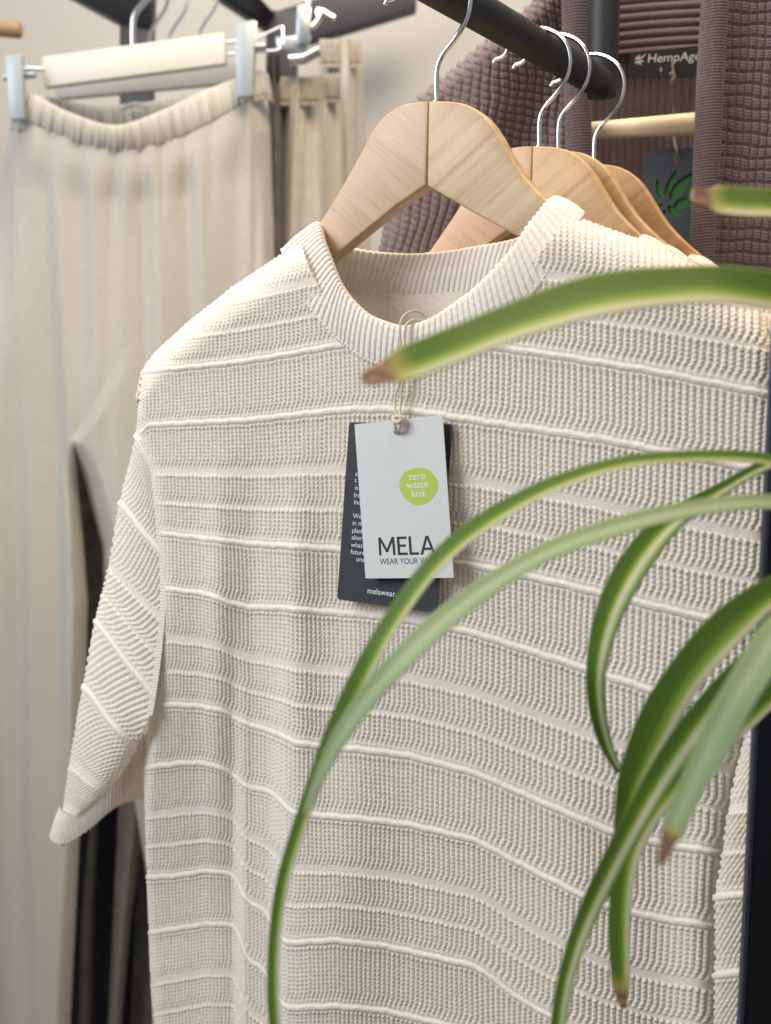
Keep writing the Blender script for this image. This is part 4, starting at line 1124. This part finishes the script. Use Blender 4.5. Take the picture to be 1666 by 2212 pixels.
# ================================================================== spider plant
plant = thing('spider_plant', 'spider plant with arching green and cream striped leaves reaching in from the right', 'plant', tuple(pz(np.array(1960.), np.array(1250.), np.array(.42))))
def leaf(path, u0, u1, tilt=0.5, fold=.25, vtip=1.0, mat=None, flip=1, wk=.78):
    """path: (x, y, depth, width in photo px) from base to tip; u0,u1 part of the leaf's breadth seen"""
    path = np.array(path, float); path[:, 2] *= .83
    p = catmull(path, 120)
    n = len(p)
    c3 = pz(p[:, 0], p[:, 1], p[:, 2])
    tg = np.gradient(p[:, :2], axis=0); tg /= np.linalg.norm(tg, axis=1, keepdims=True)
    nrm = np.stack([-tg[:, 1], tg[:, 0]], -1)             # in picture: left-hand normal
    m = 17; b = np.linspace(-.5, .5, m)
    til = np.broadcast_to(tilt, (n,)) if np.isscalar(tilt) else np.interp(np.linspace(0, 1, n), np.linspace(0, 1, len(tilt)), tilt)
    vq = np.linspace(0, vtip, n)
    dry = sst(.945, .975, vq)
    p[:, 3] *= (1 - .30 * dry) * (1 + .05 * np.sin(vq * 23 + p[0, 3]) + .16 * dry * np.sin(vq * 700.))
    w3 = p[:, 3] * wk * p[:, 2] / F
    cross = nrm[:, 0:1] * RIGHT - nrm[:, 1:2] * UP        # pixel y goes down
    cross = cross * flip
    cr = cross + FWD * til[:, None]
    nn = np.cross(np.gradient(c3, axis=0), cr); nn /= np.linalg.norm(nn, axis=1, keepdims=True)
    nn = nn * np.sign(np.sum(nn * (CAM - c3), 1))[:, None]
    P = c3[:, None] + cr[:, None] * (w3[:, None] * b)[..., None] - nn[:, None] * (fold * w3[:, None] * (.25 - np.abs(b) ** 1.4 * .66) )[..., None]
    vv = np.linspace(0, vtip, n)
    uv = np.stack([np.broadcast_to(np.linspace(u0, u1, m)[None], (n, m)), np.broadcast_to(vv[:, None], (n, m))], -1)
    o = grid('leaf', P, mat or M_LEAF, plant, uv=uv)
    sd = o.modifiers.new('thickness', 'SOLIDIFY'); sd.thickness = .0004; sd.offset = 0
    return o
BX, BYp, BZ = 1960, 1250, .42
# a: broad leaf sweeping across the collar
leaf([(BX, BYp, BZ, 30), (1860, 800, .40, 70), (1760, 660, .375, 84), (1600, 618, .36, 86), (1440, 618, .355, 86), (1280, 640, .35, 84), (1120, 690, .345, 80), (980, 745, .34, 74), (880, 785, .34, 66), (820, 808, .34, 56), (790, 818, .34, 40), (783, 822, .34, 18)], .545, .02, tilt=.55, fold=.12, flip=1, wk=1.16)
# b: cut tip at upper right
leaf([(BX, BYp, BZ, 30), (1900, 700, .42, 50), (1800, 500, .42, 62), (1700, 445, .42, 66), (1600, 436, .42, 62), (1540, 430, .42, 58), (1510, 424, .42, 48), (1493, 420, .42, 30)], .56, .04, tilt=.4, fold=.1, wk=1.15)
# c and d: two long thin leaves crossing the tags and falling on the left
leaf([(BX, BYp, BZ, 24), (1830, 1040, .42, 30), (1666, 992, .41, 32), (1500, 985, .405, 34), (1340, 1000, .40, 36), (1180, 1052, .40, 40), (1040, 1130, .40, 46), (940, 1215, .40, 50), (860, 1320, .40, 52), (800, 1420, .40, 54), (750, 1520, .405, 54), (710, 1610, .41, 46), (680, 1690, .415, 38), (645, 1790, .42, 36), (612, 1900, .425, 36), (594, 2020, .43, 36), (590, 2150, .43, 36), (598, 2260, .43, 34)], .52, .04, tilt=.7, fold=.2, vtip=.9)
leaf([(BX, BYp, BZ, 24), (1830, 1110, .41, 36), (1666, 1084, .40, 44), (1500, 1098, .395, 46), (1340, 1135, .39, 48), (1190, 1188, .39, 50), (1060, 1262, .39, 56), (950, 1345, .39, 58), (860, 1432, .39, 58), (790, 1512, .395, 56), (735, 1590, .40, 48), (698, 1660, .405, 34), (672, 1720, .41, 20), (655, 1765, .415, 6)], .70, .30, tilt=.6, fold=.25, vtip=.93, mat=M_LEAFU)
# e: folded leaf curling down in the middle right
leaf([(BX, BYp, BZ, 20), (1800, 970, .44, 26), (1666, 1000, .45, 30), (1560, 1056, .455, 38), (1460, 1118, .46, 58), (1390, 1190, .46, 72), (1335, 1280, .46, 76), (1302, 1370, .46, 66), (1287, 1460, .46, 48), (1292, 1540, .465, 42), (1310, 1610, .47, 34), (1338, 1668, .47, 20)], .72, .02, tilt=[.2, .2, .3, .5, .5, .3], fold=.35, vtip=.93, flip=1)
# f: wide dark green leaf
leaf([(BX, BYp, BZ, 24), (1800, 1210, .42, 50), (1690, 1262, .42, 70), (1600, 1328, .42, 88), (1510, 1420, .42, 98), (1440, 1520, .425, 96), (1395, 1610, .43, 84), (1362, 1690, .435, 66), (1345, 1760, .44, 44), (1335, 1840, .44, 22)], .52, .04, tilt=.4, fold=.25, vtip=.9)
# g: long leaf crossing and leaving at the bottom
leaf([(BX, BYp, BZ, 24), (1800, 1300, .41, 40), (1690, 1370, .41, 60), (1590, 1462, .41, 70), (1500, 1570, .415, 72), (1425, 1680, .42, 70), (1365, 1785, .42, 64), (1315, 1880, .425, 56), (1270, 1975, .43, 50), (1235, 2070, .43, 46), (1212, 2170, .43, 44), (1200, 2290, .43, 40)], .68, .06, tilt=.3, fold=.25, vtip=.9)
# h: straight hanging leaf with dry tip
leaf([(BX, BYp, BZ, 24), (1760, 1420, .44, 40), (1560, 1600, .45, 54), (1430, 1720, .455, 62), (1368, 1810, .46, 66), (1345, 1900, .46, 62), (1338, 2000, .46, 56), (1340, 2090, .46, 48), (1343, 2150, .46, 40), (1348, 2178, .46, 18)], .54, .06, tilt=.4, fold=.2, vtip=.99)
# i: pale leaf close to the lens
leaf([(BX, BYp, BZ, 30), (1800, 1260, .36, 70), (1700, 1350, .345, 90), (1610, 1480, .34, 92), (1540, 1610, .34, 80), (1485, 1720, .34, 64), (1450, 1800, .34, 52), (1432, 1850, .34, 42), (1424, 1868, .34, 18)], .75, .30, tilt=.4, fold=.15, vtip=1.04, mat=M_LEAFU)
